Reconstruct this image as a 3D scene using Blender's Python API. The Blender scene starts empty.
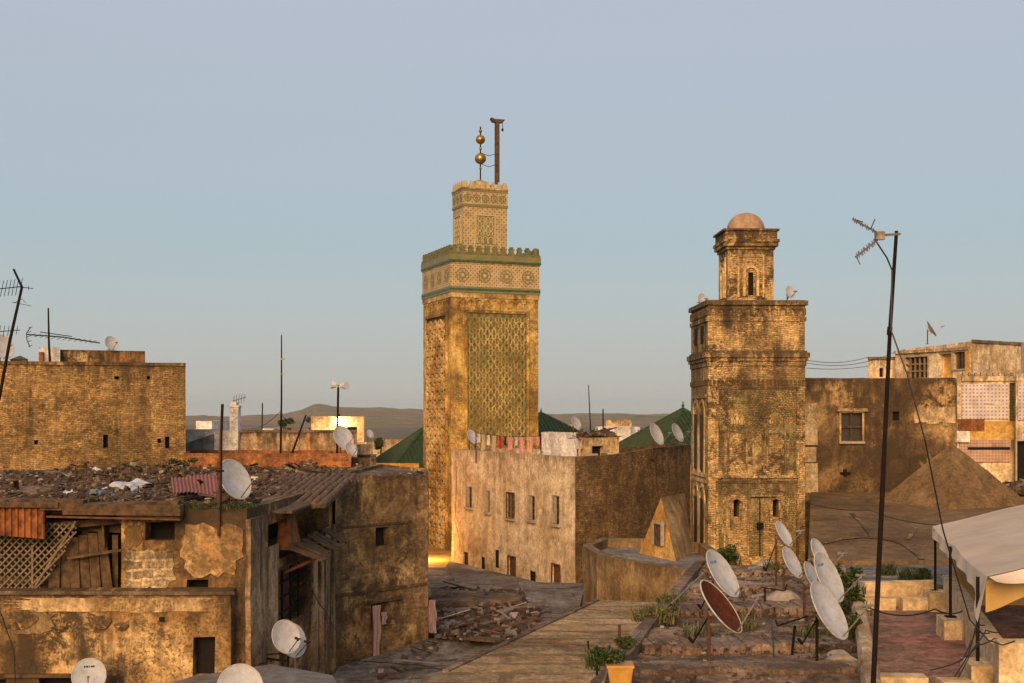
import bpy, math, random
from mathutils import Vector, noise as mnoise
random.seed(7)
R = math.radians
sc = bpy.context.scene
COL = sc.collection
H = 16.0            # the camera stands 16 m above street level
F = 1280.0          # focal length in pixels
HY = 415.0          # row of the horizon

def at(px, Y): return ((px - 512.0) / F * Y, Y)
def zat(py, Y): return H + (HY - py) / F * Y
def P3(px, py, Y): return (at(px, Y)[0], Y, zat(py, Y))
def onz(px, py, z):
    Y = (z - H) * F / (HY - py)
    return (at(px, Y)[0], Y, z)

# ---------------------------------------------------------------- materials
def newmat(name):
    m = bpy.data.materials.new(name); m.use_nodes = True
    nt = m.node_tree; nt.nodes.clear()
    out = nt.nodes.new('ShaderNodeOutputMaterial'); b = nt.nodes.new('ShaderNodeBsdfPrincipled')
    nt.links.new(b.outputs[0], out.inputs[0])
    b.inputs['Roughness'].default_value = .9
    b.inputs['Specular IOR Level'].default_value = .2
    return m, nt, b
def nd(nt, t, **kw):
    n = nt.nodes.new(t)
    for k, v in kw.items(): setattr(n, k, v)
    return n
def ramp(nt, src, stops):
    r = nd(nt, 'ShaderNodeValToRGB'); e = r.color_ramp.elements
    while len(e) < len(stops): e.new(.5)
    for i, (p, c) in enumerate(stops):
        e[i].position = p
        if not isinstance(c, tuple): c = (c, c, c)
        e[i].color = (c[0], c[1], c[2], 1)
    nt.links.new(src, r.inputs[0]); return r.outputs[0]
def mapped(nt, src, scale, loc=(0, 0, 0), rot=(0, 0, 0)):
    m = nd(nt, 'ShaderNodeMapping'); m.inputs['Scale'].default_value = scale
    m.inputs['Location'].default_value = loc; m.inputs['Rotation'].default_value = rot
    nt.links.new(src, m.inputs['Vector']); return m.outputs[0]
def noi(nt, vec, scale, detail=6, rough=.6, dist=0):
    n = nd(nt, 'ShaderNodeTexNoise'); n.inputs['Scale'].default_value = scale
    n.inputs['Detail'].default_value = detail; n.inputs['Roughness'].default_value = rough
    n.inputs['Distortion'].default_value = dist
    nt.links.new(vec, n.inputs['Vector']); return n.outputs['Fac']
def mix(nt, fac, a, b, blend='MIX'):
    m = nd(nt, 'ShaderNodeMix', data_type='RGBA', blend_type=blend)
    for s, v in ((m.inputs['Factor'], fac), (m.inputs['A'], a), (m.inputs['B'], b)):
        if isinstance(v, (int, float)): s.default_value = v
        elif isinstance(v, tuple): s.default_value = (v[0], v[1], v[2], 1)
        else: nt.links.new(v, s)
    return m.outputs['Result']
def mth(nt, op, a, b=0.0):
    m = nd(nt, 'ShaderNodeMath', operation=op)
    for s, v in ((m.inputs[0], a), (m.inputs[1], b)):
        if isinstance(v, (int, float)): s.default_value = v
        else: nt.links.new(v, s)
    return m.outputs[0]
def bump(nt, b, h, strength=.5, dist=.03):
    u = nd(nt, 'ShaderNodeBump'); u.inputs['Strength'].default_value = strength
    u.inputs['Distance'].default_value = dist
    nt.links.new(h, u.inputs['Height']); nt.links.new(u.outputs[0], b.inputs['Normal'])
def coords(nt):
    tc = nd(nt, 'ShaderNodeTexCoord'); g = nd(nt, 'ShaderNodeNewGeometry')
    return tc.outputs['UV'], g.outputs['Position']

def wall_mat(name, dark, mid, light, brick=None, expose=0.0, bw=.3, bh=.09, mortar=(.2, .15, .09), streak=.5, pits=.5, grime=.45, rust=None, scale=1.0, bmp=.6, soot=(.045, .03, .018), tile=None):
    """weathered masonry: three plaster tones, bare brick showing in patches, run-down streaks, black lichen, pits"""
    m, nt, b = newmat(name)
    uv, pos = coords(nt)
    off = random.random() * 50
    p = mapped(nt, pos, (1, 1, 1), (off, off, 0))
    big = noi(nt, p, .35 * scale, 9, .62, .4)
    col = ramp(nt, big, [(.38, dark), (.5, mid), (.62, light)])
    med = noi(nt, p, 2.2 * scale, 7, .7, .3)
    col = mix(nt, .8, col, ramp(nt, med, [(.34, (.5, .46, .42)), (.5, (1, 1, 1)), (.66, (1.35, 1.32, 1.28))]), 'MULTIPLY')
    hgt = med
    if rust:
        rn = noi(nt, p, .55 * scale, 5, .6, 1.0)
        col = mix(nt, ramp(nt, rn, [(.55, 0.), (.68, .75)]), col, rust)
    if brick:
        bt = nd(nt, 'ShaderNodeTexBrick')
        bt.inputs['Scale'].default_value = 1; bt.inputs['Brick Width'].default_value = bw
        bt.inputs['Row Height'].default_value = bh; bt.inputs['Mortar Size'].default_value = bh * .16
        bt.inputs['Mortar Smooth'].default_value = .3; bt.inputs['Bias'].default_value = -.2
        bt.inputs['Color1'].default_value = (*brick[0], 1); bt.inputs['Color2'].default_value = (*brick[1], 1)
        bt.inputs['Mortar'].default_value = (*mortar, 1)
        wob = noi(nt, uv, 1.1, 2, .5)
        vadd = nd(nt, 'ShaderNodeVectorMath', operation='MULTIPLY_ADD')
        cmb = nd(nt, 'ShaderNodeCombineXYZ'); nt.links.new(wob, cmb.inputs[0]); nt.links.new(wob, cmb.inputs[1])
        nt.links.new(cmb.outputs[0], vadd.inputs[0]); vadd.inputs[1].default_value = (.25, .3, 0)
        nt.links.new(uv, vadd.inputs[2]); nt.links.new(vadd.outputs[0], bt.inputs['Vector'])
        bc = mix(nt, .9, bt.outputs['Color'], ramp(nt, noi(nt, p, 5, 5, .75), [(.3, .45), (.5, 1.), (.72, 1.6)]), 'MULTIPLY')
        bc = mix(nt, .75, bc, ramp(nt, big, [(.38, .42), (.5, 1.), (.62, 1.5)]), 'MULTIPLY')
        if expose >= 1: mask = None; col = bc
        else:
            en = noi(nt, p, .9 * scale, 8, .65, .5)
            t = .5 + (.5 - expose) * .5
            mask = ramp(nt, en, [(t - .02, 0.), (t + .02, 1.)])
            col = mix(nt, mask, col, bc)
        hb = mth(nt, 'SUBTRACT', 1.0, bt.outputs['Fac'])
        if mask is not None: hb = mth(nt, 'MULTIPLY', hb, mask)
        hgt = mth(nt, 'ADD', mth(nt, 'MULTIPLY', hb, .8), med)
    fine = noi(nt, p, 9, 8, .75)
    col = mix(nt, .85, col, ramp(nt, fine, [(.36, (.6, .57, .54)), (.5, (1, 1, 1)), (.64, (1.4, 1.38, 1.34))]), 'MULTIPLY')
    # soot and lichen washing down from ledges
    st = noi(nt, mapped(nt, uv, (1.6, .16, 1), (off, 0, 0)), 1.0, 6, .65)
    sm = mth(nt, 'MULTIPLY', ramp(nt, st, [(.46, 0.), (.6, 1.)]), ramp(nt, noi(nt, p, .5, 4, .6), [(.4, .15), (.56, 1.)]))
    dr = nd(nt, 'ShaderNodeUVMap'); dr.uv_map = 'drop'; ds = nd(nt, 'ShaderNodeSeparateXYZ'); nt.links.new(dr.outputs[0], ds.inputs[0])
    drop = ds.outputs[0]                       # metres below the wall's top edge
    wash = ramp(nt, mth(nt, 'DIVIDE', drop, 7.0), [(.0, 1.), (.35, .9), (.7, .5), (1., .4)])
    col = mix(nt, mth(nt, 'MULTIPLY', mth(nt, 'MULTIPLY', sm, wash), streak), col, soot)
    st2 = noi(nt, mapped(nt, uv, (4.5, .35, 1), (off, 3, 0)), 1.0, 5, .6)
    lim = mth(nt, 'ADD', mth(nt, 'MULTIPLY', st2, 1.6), -.55)   # ragged run-off band hanging from the top
    band = ramp(nt, mth(nt, 'SUBTRACT', mth(nt, 'MULTIPLY', lim, 1.5), drop), [(0., 0.), (.25, 1.)])
    col = mix(nt, mth(nt, 'MULTIPLY', band, min(1, streak * .8)), col, (soot[0]*1.6, soot[1]*1.6, soot[2]*1.6))
    gr = noi(nt, p, 1.9, 12, .8, .3)
    gm = mth(nt, 'MULTIPLY', ramp(nt, gr, [(.49, 0.), (.545, 1.)]), ramp(nt, noi(nt, p, .3, 4, .6), [(.42, .2), (.55, 1.)]))
    col = mix(nt, mth(nt, 'MULTIPLY', gm, min(1, grime * 1.15)), col, (soot[0] * 1.25, soot[1] * 1.25, soot[2] * 1.2))
    pt = noi(nt, p, 14, 3, .7)
    pm = mth(nt, 'MULTIPLY', ramp(nt, pt, [(.52, 0.), (.6, 1.)]), ramp(nt, noi(nt, p, .8, 5, .7), [(.42, .1), (.56, 1.)]))
    col = mix(nt, mth(nt, 'MULTIPLY', pm, pits), col, soot)
    nt.links.new(col, b.inputs['Base Color'])
    bump(nt, b, mth(nt, 'SUBTRACT', hgt, mth(nt, 'MULTIPLY', pt, .5)), bmp, .05)
    return m

def plain(name, c, rough=.6, metal=0, var=.35, scale=6, c2=None, bmp=.15, spec=.3):
    m, nt, b = newmat(name); uv, pos = coords(nt)
    n = noi(nt, pos, scale, 6, .65)
    c2 = c2 or tuple(x * (1 - var) for x in c)
    nt.links.new(ramp(nt, n, [(.35, c2), (.62, c)]), b.inputs['Base Color'])
    b.inputs['Roughness'].default_value = rough; b.inputs['Metallic'].default_value = metal
    b.inputs['Specular IOR Level'].default_value = spec
    if bmp: bump(nt, b, noi(nt, pos, scale * 3, 4, .6), bmp, .02)
    return m

def island_mat(name, stops, rough=.9, trans=0):
    m, nt, b = newmat(name); g = nd(nt, 'ShaderNodeNewGeometry')
    c = ramp(nt, g.outputs['Random Per Island'], stops)
    c = mix(nt, .6, c, ramp(nt, noi(nt, g.outputs['Position'], 9, 5, .7), [(.3, .4), (.7, 1.4)]), 'MULTIPLY')
    nt.links.new(c, b.inputs['Base Color']); b.inputs['Roughness'].default_value = rough
    return m

def emis(name, c, s):
    m, nt, b = newmat(name)
    b.inputs['Base Color'].default_value = (*c, 1)
    b.inputs['Emission Color'].default_value = (*c, 1); b.inputs['Emission Strength'].default_value = s
    return m

def pattern_mat(name, stops, scale=5.0, rot=0, base=None, grime=.35, rings=None):
    """glazed mosaic: a regular grid of round cells"""
    m, nt, b = newmat(name); uv, pos = coords(nt)
    v = nd(nt, 'ShaderNodeTexVoronoi'); v.inputs['Randomness'].default_value = 0
    v.inputs['Scale'].default_value = scale
    nt.links.new(mapped(nt, uv, (1, 1, 1), (0, 0, 0), (0, 0, rot)), v.inputs['Vector'])
    c = ramp(nt, v.outputs['Distance'], stops)
    c = mix(nt, .8, c, ramp(nt, noi(nt, pos, 1.5, 7, .7), [(.3, .55), (.65, 1.15)]), 'MULTIPLY')
    c = mix(nt, mth(nt, 'MULTIPLY', ramp(nt, noi(nt, pos, 2.5, 8, .75), [(.52, 0.), (.62, 1.)]), grime), c, (.1, .065, .03))
    nt.links.new(c, b.inputs['Base Color']); b.inputs['Roughness'].default_value = .6
    return m

OCH = ((.12, .06, .02), (.34, .19, .07), (.52, .33, .14))
BR = ((.33, .19, .075), (.2, .11, .045))
M = {}
M['ochre_brick'] = wall_mat('ochre_brick', *OCH, brick=((.43, .265, .1), (.22, .135, .052)), expose=1, bw=.24, bh=.08, mortar=(.2, .125, .05), streak=.8, grime=.42, pits=.75)
M['ochre_plaster'] = wall_mat('ochre_plaster', (.09, .052, .026), (.4, .24, .09), (.68, .46, .22), brick=BR, expose=.3, streak=.95, grime=.8, pits=.7, rust=(.36, .15, .04))
M['shed_plaster'] = wall_mat('shed_plaster', (.24, .15, .075), (.42, .28, .155), (.55, .38, .23), streak=.95, grime=.45, pits=.3, rust=(.45, .2, .05))
M['stained_brick'] = wall_mat('stained_brick', (.1, .058, .028), (.36, .225, .09), (.66, .45, .2), brick=((.3, .17, .07), (.17, .095, .04)), expose=.55, bw=.26, bh=.085, streak=.95, grime=.7)
M['dark_brick'] = wall_mat('dark_brick', (.1, .05, .02), (.2, .11, .05), (.26, .15, .07), brick=((.3, .18, .085), (.15, .085, .04)), expose=1, bw=.24, bh=.08, mortar=(.14, .09, .045), streak=.5, grime=.6)
M['cream_plaster'] = wall_mat('cream_plaster', (.42, .29, .165), (.62, .46, .29), (.7, .55, .37), streak=.6, grime=.15, pits=.08, bmp=.2, soot=(.12, .075, .04))
M['old_cream'] = wall_mat('old_cream', (.4, .26, .12), (.62, .46, .26), (.74, .59, .38), streak=.55, grime=.45, pits=.25, rust=(.4, .22, .09))
M['black_stained'] = wall_mat('black_stained', (.06, .038, .022), (.15, .093, .045), (.42, .27, .12), brick=BR, expose=.12, streak=.95, grime=.95, rust=(.40, .23, .08), scale=.9)
M['tan_mud'] = wall_mat('tan_mud', (.12, .072, .032), (.17, .105, .048), (.21, .135, .068), streak=0, grime=.3, pits=.2, bmp=.3, scale=.7)
M['tan_roof'] = wall_mat('tan_roof', (.26, .16, .075), (.36, .235, .12), (.43, .29, .16), streak=.2, grime=.35, pits=.25, bmp=.3, rust=(.25, .11, .05), brick=((.4, .28, .155), (.35, .235, .125)), expose=.6, bw=14, bh=1.15, mortar=(.24, .16, .085))
M['tan_wall'] = wall_mat('tan_wall', (.2, .13, .06), (.3, .2, .1), (.37, .255, .135), streak=.6, grime=.3, pits=.2, bmp=.3)
M['grey_roof'] = wall_mat('grey_roof', (.13, .12, .115), (.23, .215, .205), (.32, .3, .285), streak=.3, grime=.4, pits=.3, bmp=.5, rust=(.16, .1, .07), brick=((.24, .21, .19), (.17, .145, .13)), expose=.4, bw=5.5, bh=1.3, mortar=(.09, .075, .065))
M['dirt_roof'] = wall_mat('dirt_roof', (.09, .06, .04), (.17, .12, .085), (.27, .2, .145), streak=.1, grime=.6, pits=.5, bmp=.9, scale=1.5, rust=(.2, .13, .08))
M['terrace_render'] = wall_mat('terrace_render', (.1, .065, .045), (.25, .17, .125), (.38, .27, .2), streak=.1, grime=.75, pits=.6, bmp=1.0, scale=1.6, rust=(.2, .13, .08))
M['red_floor'] = wall_mat('red_floor', (.14, .1, .08), (.26, .16, .125), (.34, .16, .125), streak=0, grime=.5, pits=.1, bmp=.2)
M['yellow_plaster'] = wall_mat('yellow_plaster', (.54, .4, .22), (.64, .49, .3), (.7, .56, .38), streak=.25, grime=.12, pits=.03, bmp=.15, soot=(.2, .12, .03))
M['gold_plaster'] = wall_mat('gold_plaster', (.36, .19, .045), (.52, .3, .08), (.58, .37, .13), streak=.3, grime=.1, pits=.05, bmp=.15, soot=(.2, .1, .03))
M['pale_plaster'] = wall_mat('pale_plaster', (.5, .36, .2), (.7, .54, .34), (.78, .64, .45), streak=.6, grime=.3, pits=.2, bmp=.25, rust=(.5, .32, .15))
M['render_bright'] = M['pale_plaster']
M['white_wall'] = wall_mat('white_wall', (.55, .51, .48), (.74, .7, .66), (.8, .77, .73), streak=.35, grime=.2, pits=.1, bmp=.2, soot=(.2, .15, .1))
M['red_brick'] = wall_mat('red_brick', (.3, .1, .03), (.42, .16, .05), (.5, .24, .09), brick=((.4, .13, .035), (.3, .085, .03)), expose=.75, bw=.45, bh=.2, mortar=(.3, .16, .07), streak=.35, grime=.35)
M['tower_stone'] = wall_mat('tower_stone', (.2, .12, .035), (.5, .32, .09), (.66, .46, .16), brick=((.58, .38, .11), (.4, .245, .07)), expose=.4, bw=.3, bh=.09, streak=.6, grime=.5, rust=(.34, .16, .04))
M['tower_old'] = wall_mat('tower_old', (.16, .105, .05), (.5, .34, .15), (.68, .49, .25), brick=((.56, .38, .17), (.33, .215, .09)), expose=.75, bw=.22, bh=.07, mortar=(.24, .15, .065), streak=.95, grime=.78, pits=.8)
M['peach_plaster'] = wall_mat('peach_plaster', (.24, .13, .055), (.5, .32, .135), (.66, .46, .23), streak=.5, grime=.5, pits=.65, rust=(.45, .22, .08))
M['block_masonry'] = wall_mat('block_masonry', (.2, .14, .08), (.34, .24, .13), (.45, .33, .18), brick=((.34, .25, .14), (.16, .12, .08)), expose=1, bw=.5, bh=.22, mortar=(.5, .36, .2), streak=.4, grime=.6)
M['tower_panel'] = wall_mat('tower_panel', (.12, .085, .04), (.34, .25, .11), (.5, .37, .17), brick=((.42, .29, .12), (.22, .16, .07)), expose=.5, bw=.13, bh=.07, mortar=(.1, .08, .04), streak=.6, grime=.7, pits=.8, rust=(.2, .2, .09))
M['carved'] = wall_mat('carved', (.3, .19, .07), (.56, .37, .14), (.7, .5, .24), streak=.4, grime=.4, bmp=.4)
M['carved_green'] = wall_mat('carved_green', (.24, .17, .06), (.42, .31, .11), (.52, .4, .16), streak=.3, grime=.4, bmp=.4, rust=(.15, .2, .07))
M['green_fill'] = pattern_mat('green_fill', [(.0, (.05, .085, .03)), (.3, (.12, .125, .04)), (.45, (.22, .155, .055))], 2.8, R(45), grime=.6)
M['mosaic'] = pattern_mat('mosaic', [(.0, (.12, .08, .04)), (.2, (.2, .16, .09)), (.3, (.5, .37, .2)), (.6, (.42, .31, .17))], 5.2, R(45))
M['mosaic_lantern'] = pattern_mat('mosaic_lantern', [(.0, (.1, .13, .07)), (.2, (.2, .18, .09)), (.3, (.5, .37, .19)), (.6, (.42, .31, .16))], 4.6, R(45))
M['mosaic_panel'] = pattern_mat('mosaic_panel', [(.0, (.35, .25, .06)), (.25, (.08, .13, .05)), (.4, (.3, .24, .08))], 4.5, R(45))
M['wall_tile'] = pattern_mat('wall_tile', [(.0, (.3, .24, .3)), (.22, (.36, .29, .34)), (.34, (.62, .52, .48)), (.6, (.62, .52, .47))], 6.0, 0, grime=.15)
M['pink_tile'] = pattern_mat('pink_tile', [(.0, (.36, .2, .15)), (.3, (.4, .24, .18)), (.45, (.5, .33, .24))], 7, 0, grime=.4)
M['glaze'] = plain('green_glaze', (.05, .11, .05), .4, var=.55, scale=5, c2=(.025, .05, .025))
M['glaze_band'] = plain('green_glazed_brick', (.12, .15, .065), .5, c2=(.24, .17, .07), scale=3)
M['merlon'] = plain('merlon_glaze', (.075, .1, .035), .6, c2=(.2, .15, .06), scale=4)
M['merlon_pale'] = plain('pale_merlon', (.5, .4, .24), .7, c2=(.35, .28, .15), scale=4)
M['roof_tile'] = plain('green_roof_tile', (.028, .055, .014), .6, c2=(.013, .022, .008), scale=3, spec=.35)
M['arch_shade'] = plain('painted_recess_shade', (.07, .045, .022), .95, c2=(.03, .02, .012), scale=3)  # dark tone painted in for the shade of recesses that are not cut
M['void'] = plain('dark_interior', (.012, .008, .006), .9, bmp=0)
M['pane'] = plain('dusty_glass', (.045, .035, .028), .35, bmp=0, spec=.4)
M['wood'] = plain('old_wood', (.13, .078, .04), .9, c2=(.04, .025, .014), scale=5, bmp=.5)
M['pale_wood'] = plain('pale_wood', (.3, .2, .11), .9, c2=(.14, .085, .04), scale=6, bmp=.4)
M['lattice'] = plain('weathered_lattice', (.22, .165, .105), .85, c2=(.11, .08, .05), scale=6)
M['iron'] = plain('dark_iron', (.01, .008, .007), .85, spec=.1, c2=(.018, .011, .008), scale=9)
M['steel'] = plain('dull_steel', (.28, .25, .22), .5, metal=.5, scale=12, c2=(.16, .11, .08))
M['rust'] = plain('rusty_sheet', (.32, .11, .03), .85, c2=(.09, .028, .012), scale=4)
M['rust_wood'] = plain('red_brown_board', (.17, .065, .03), .85, c2=(.07, .03, .016), scale=4)
M['rust_pole'] = plain('rusty_pole', (.12, .045, .022), .8, c2=(.04, .02, .012), scale=14)
def dishmat():
    m, nt, b = newmat('dish_paint'); uv, pos = coords(nt)
    c = ramp(nt, noi(nt, pos, 5, 8, .7), [(.35, (.32, .32, .33)), (.55, (.42, .43, .46)), (.7, (.47, .48, .51))])
    c = mix(nt, ramp(nt, noi(nt, pos, 16, 6, .75), [(.58, 0.), (.68, .6)]), c, (.3, .2, .13))
    nt.links.new(c, b.inputs['Base Color']); b.inputs['Roughness'].default_value = .55; return m
M['dish'] = dishmat()
M['dish_rim'] = plain('dish_edge', (.5, .47, .44), .5, c2=(.34, .27, .2), scale=12, bmp=0)
M['dish_rust'] = plain('rusted_dish', (.10, .03, .016), .9, c2=(.05, .016, .009), scale=9, bmp=.1, spec=.1)
M['dome'] = plain('dome_render', (.42, .28, .18), .9, c2=(.22, .14, .085), scale=2.5, bmp=.3)
M['lnb'] = plain('grey_plastic', (.22, .2, .19), .5, bmp=0)
M['black'] = plain('black_plastic', (.018, .017, .017), .5, bmp=0)
M['gold'] = plain('old_brass', (.48, .3, .08), .38, metal=.75, c2=(.2, .12, .045), scale=5, bmp=.1)
M['canvas'] = plain('awning_canvas', (.52, .42, .33), .9, c2=(.42, .33, .255), scale=.9, bmp=.1)
M['canvas_pale'] = plain('pale_canvas', (.75, .6, .46), .9, c2=(.6, .45, .32), scale=1.2, bmp=.1)
M['canvas_lamplit'] = plain('lamplit_lining_tint', (.55, .36, .13), .9, c2=(.4, .24, .08), scale=1.2, bmp=.1)  # lamp glow under the awning is put into this gold colour
M['rubble'] = island_mat('rubble', [(0, (.035, .024, .016)), (.4, (.1, .068, .045)), (.7, (.07, .04, .026)), (.93, (.2, .15, .11)), (1, (.36, .32, .28))])
M['rubble_red'] = island_mat('wood_rubble', [(0, (.03, .022, .018)), (.4, (.08, .055, .045)), (.55, (.1, .05, .035)), (.75, (.14, .12, .105)), (.93, (.2, .18, .165)), (1, (.34, .3, .28))])
M['leaf'] = island_mat('leaf', [(0, (.015, .03, .008)), (.5, (.035, .06, .014)), (1, (.08, .09, .025))], .7)
M['dry_leaf'] = island_mat('dry_weed', [(0, (.04, .06, .02)), (.5, (.1, .11, .04)), (1, (.2, .16, .07))], .8)
M['clay_tile'] = plain('clay_tile', (.17, .1, .06), .9, c2=(.06, .04, .025), scale=5, bmp=.5)
M['pink_sheet'] = plain('red_corrugated', (.34, .12, .10), .7, c2=(.2, .09, .07), scale=5)
M['grey_sheet'] = plain('zinc_sheet', (.2, .19, .18), .6, c2=(.11, .09, .08), scale=3)
M['plastic_white'] = plain('plastic_bag', (.62, .6, .58), .5, var=.2)
M['plastic_blue'] = plain('blue_plastic', (.12, .22, .36), .5, var=.3)
M['plastic_yellow'] = plain('yellow_plastic', (.55, .4, .06), .5, var=.3)
M['pot'] = plain('yellow_pot', (.55, .30, .06), .6, c2=(.42, .2, .04))
M['stone'] = plain('pale_stone', (.42, .35, .27), .9, c2=(.25, .19, .13), scale=4, bmp=.4)
def cloth(n, c): M[n] = plain(n, c, .9, var=.25, scale=8, bmp=0)
cloth('cloth_white', (.66, .6, .55)); cloth('cloth_beige', (.5, .38, .24)); cloth('cloth_red', (.5, .02, .03)); cloth('cloth_pink', (.62, .26, .3)); cloth('cloth_black', (.03, .02, .03)); cloth('cloth_peach', (.6, .32, .24)); cloth('cloth_lilac', (.34, .24, .24))

# ---------------------------------------------------------------- mesh building
class MB:
    def __init__(s): s.v = []; s.f = []
    def quad(s, a, b, c, d):
        n = len(s.v); s.v += [tuple(a), tuple(b), tuple(c), tuple(d)]; s.f.append((n, n+1, n+2, n+3))
    def poly(s, pts):
        n = len(s.v); s.v += [tuple(p) for p in pts]; s.f.append(tuple(range(n, n + len(pts))))
    def hexa(s, p):      # 8 corners: bottom 0-3 CCW, top 4-7
        n = len(s.v); s.v += [tuple(q) for q in p]
        for f in ((0,3,2,1),(4,5,6,7),(0,1,5,4),(1,2,6,5),(2,3,7,6),(3,0,4,7)): s.f.append(tuple(n+i for i in f))
    def box(s, x0, x1, y0, y1, z0, z1):
        s.hexa([(x0,y0,z0),(x1,y0,z0),(x1,y1,z0),(x0,y1,z0),(x0,y0,z1),(x1,y0,z1),(x1,y1,z1),(x0,y1,z1)])
    def obox(s, c, e1, e2, e3):   # centre and three half-extent vectors
        c = Vector(c); e1 = Vector(e1); e2 = Vector(e2); e3 = Vector(e3)
        if e1.cross(e2).dot(e3) < 0: e1 = -e1
        s.hexa([c-e1-e2-e3, c+e1-e2-e3, c+e1+e2-e3, c-e1+e2-e3, c-e1-e2+e3, c+e1-e2+e3, c+e1+e2+e3, c-e1+e2+e3])
    def bar(s, a, b, w, h=None, up=(0, 0, 1)):
        a = Vector(a); b = Vector(b); d = b - a
        if d.length < 1e-6: return
        t = d.normalized(); up = Vector(up)
        if abs(t.dot(up)) > .98: up = Vector((1, 0, 0))
        s1 = t.cross(up).normalized(); s2 = s1.cross(t)
        s.obox((a+b)/2, d/2, s1*w/2, s2*(h or w)/2)
    def tube(s, pts, r, n=8, cap=True):
        pts = [Vector(p) for p in pts]; rr = r if isinstance(r, (list, tuple)) else [r]*len(pts)
        base = len(s.v); prev = None
        for i, p in enumerate(pts):
            t = (pts[min(i+1, len(pts)-1)] - pts[max(i-1, 0)]).normalized()
            if prev is None:
                u = t.cross(Vector((0, 0, 1)))
                if u.length < .05: u = t.cross(Vector((1, 0, 0)))
            else: u = prev - t * prev.dot(t)
            u.normalize(); prev = u; w = t.cross(u)
            for k in range(n):
                a = 2*math.pi*k/n; s.v.append(tuple(p + (u*math.cos(a) + w*math.sin(a))*rr[i]))
        for i in range(len(pts)-1):
            for k in range(n):
                a = base+i*n+k; b2 = base+i*n+(k+1) % n; s.f.append((a, b2, b2+n, a+n))
        if cap:
            s.f.append(tuple(base+k for k in reversed(range(n)))); e = base+(len(pts)-1)*n
            s.f.append(tuple(e+k for k in range(n)))
    def lathe(s, prof, c=(0, 0, 0), n=20):   # prof: (r, z)
        base = len(s.v)
        for r, z in prof:
            for k in range(n):
                a = 2*math.pi*k/n; s.v.append((c[0]+r*math.cos(a), c[1]+r*math.sin(a), c[2]+z))
        for i in range(len(prof)-1):
            for k in range(n):
                a = base+i*n+k; b2 = base+i*n+(k+1) % n; s.f.append((a, b2, b2+n, a+n))
    def prism(s, foot, z0, z1, top=True, bottom=False):
        n = len(foot)
        zt = z1 if isinstance(z1, (list, tuple)) else [z1]*n
        for i in range(n):
            a, b = foot[i], foot[(i+1) % n]
            s.quad((a[0],a[1],z0),(b[0],b[1],z0),(b[0],b[1],zt[(i+1) % n]),(a[0],a[1],zt[i]))
        if top: s.poly([(p[0],p[1],zt[i]) for i, p in enumerate(foot)])
        if bottom: s.poly([(p[0],p[1],z0) for p in reversed(foot)])
    def build(s, name, mat, parent=None, local=False, jit=0.0, smooth=False, weld=False, origin=None):
        vs = s.v
        if jit:
            vs = []
            for x, y, z in s.v:
                d = mnoise.noise_vector(Vector((x*.9, y*.9, z*.9)))*.6 + mnoise.noise_vector(Vector((x*3.1, y*3.1, z*3.1)))*.4
                vs.append((x+d[0]*jit, y+d[1]*jit, z+d[2]*jit))
        me = bpy.data.meshes.new(name)
        loc = Vector((0, 0, 0))
        if parent is not None and not local: off = ORG[parent.name]
        elif parent is None and not local:
            if origin: off = Vector(origin)
            else:
                xs = [v[0] for v in vs]; ys = [v[1] for v in vs]; zs = [v[2] for v in vs]
                off = Vector(((min(xs)+max(xs))/2, (min(ys)+max(ys))/2, min(zs)))
            loc = off
        else: off = Vector((0, 0, 0))
        me.from_pydata([(v[0]-off[0], v[1]-off[1], v[2]-off[2]) for v in vs], [], s.f)
        uvl = me.uv_layers.new(name='UVMap')
        data = [0.0]*(2*len(me.loops))
        for p in me.polygons:
            li0 = [me.loops[li].vertex_index for li in p.loop_indices]; q0 = Vector(s.v[li0[0]])
            n = Vector((0, 0, 0))
            for k in range(1, len(li0)-1): n += (Vector(s.v[li0[k]])-q0).cross(Vector(s.v[li0[k+1]])-q0)
            n = n.normalized() if n.length > 1e-12 else Vector((0, 0, 1))
            if abs(n.z) > .75: t = Vector((1, 0, 0)); w = Vector((0, 1, 0))
            else:
                t = Vector((-n.y, n.x, 0)).normalized(); w = Vector((0, 0, 1))
            for li in p.loop_indices:
                x = vs[me.loops[li].vertex_index]
                data[2*li] = x[0]*t[0]+x[1]*t[1]; data[2*li+1] = x[0]*w[0]+x[1]*w[1]+x[2]*w[2]
        uvl.data.foreach_set('uv', data)
        d2 = me.uv_layers.new(name='drop'); zt_ = max(v[2] for v in vs); dd_ = [0.0]*(2*len(me.loops))
        for l_ in me.loops: dd_[2*l_.index] = zt_-vs[l_.vertex_index][2]
        d2.data.foreach_set('uv', dd_); me.uv_layers.active_index = 0; me.uv_layers[0].active_render = True
        me.materials.append(mat if not isinstance(mat, str) else M[mat])
        if smooth: me.polygons.foreach_set('use_smooth', [True]*len(me.polygons))
        me.update()
        o = bpy.data.objects.new(name, me); COL.objects.link(o)
        if parent is not None: o.parent = parent
        o.location = loc
        ORG[o.name] = off
        return o
ORG = {}
def tag(o, label=None, cat=None, group=None, kind=None):
    if label: o['label'] = label
    if cat: o['category'] = cat
    if group: o['group'] = group
    if kind: o['kind'] = kind
    return o
def thing(name, label, cat, loc=(0, 0, 0), group=None, rz=0):
    o = bpy.data.objects.new(name, None); COL.objects.link(o); o.empty_display_size = .3
    o.location = loc; o.rotation_euler = (0, 0, rz); ORG[o.name] = Vector(loc)
    return tag(o, label, cat, group)

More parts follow.
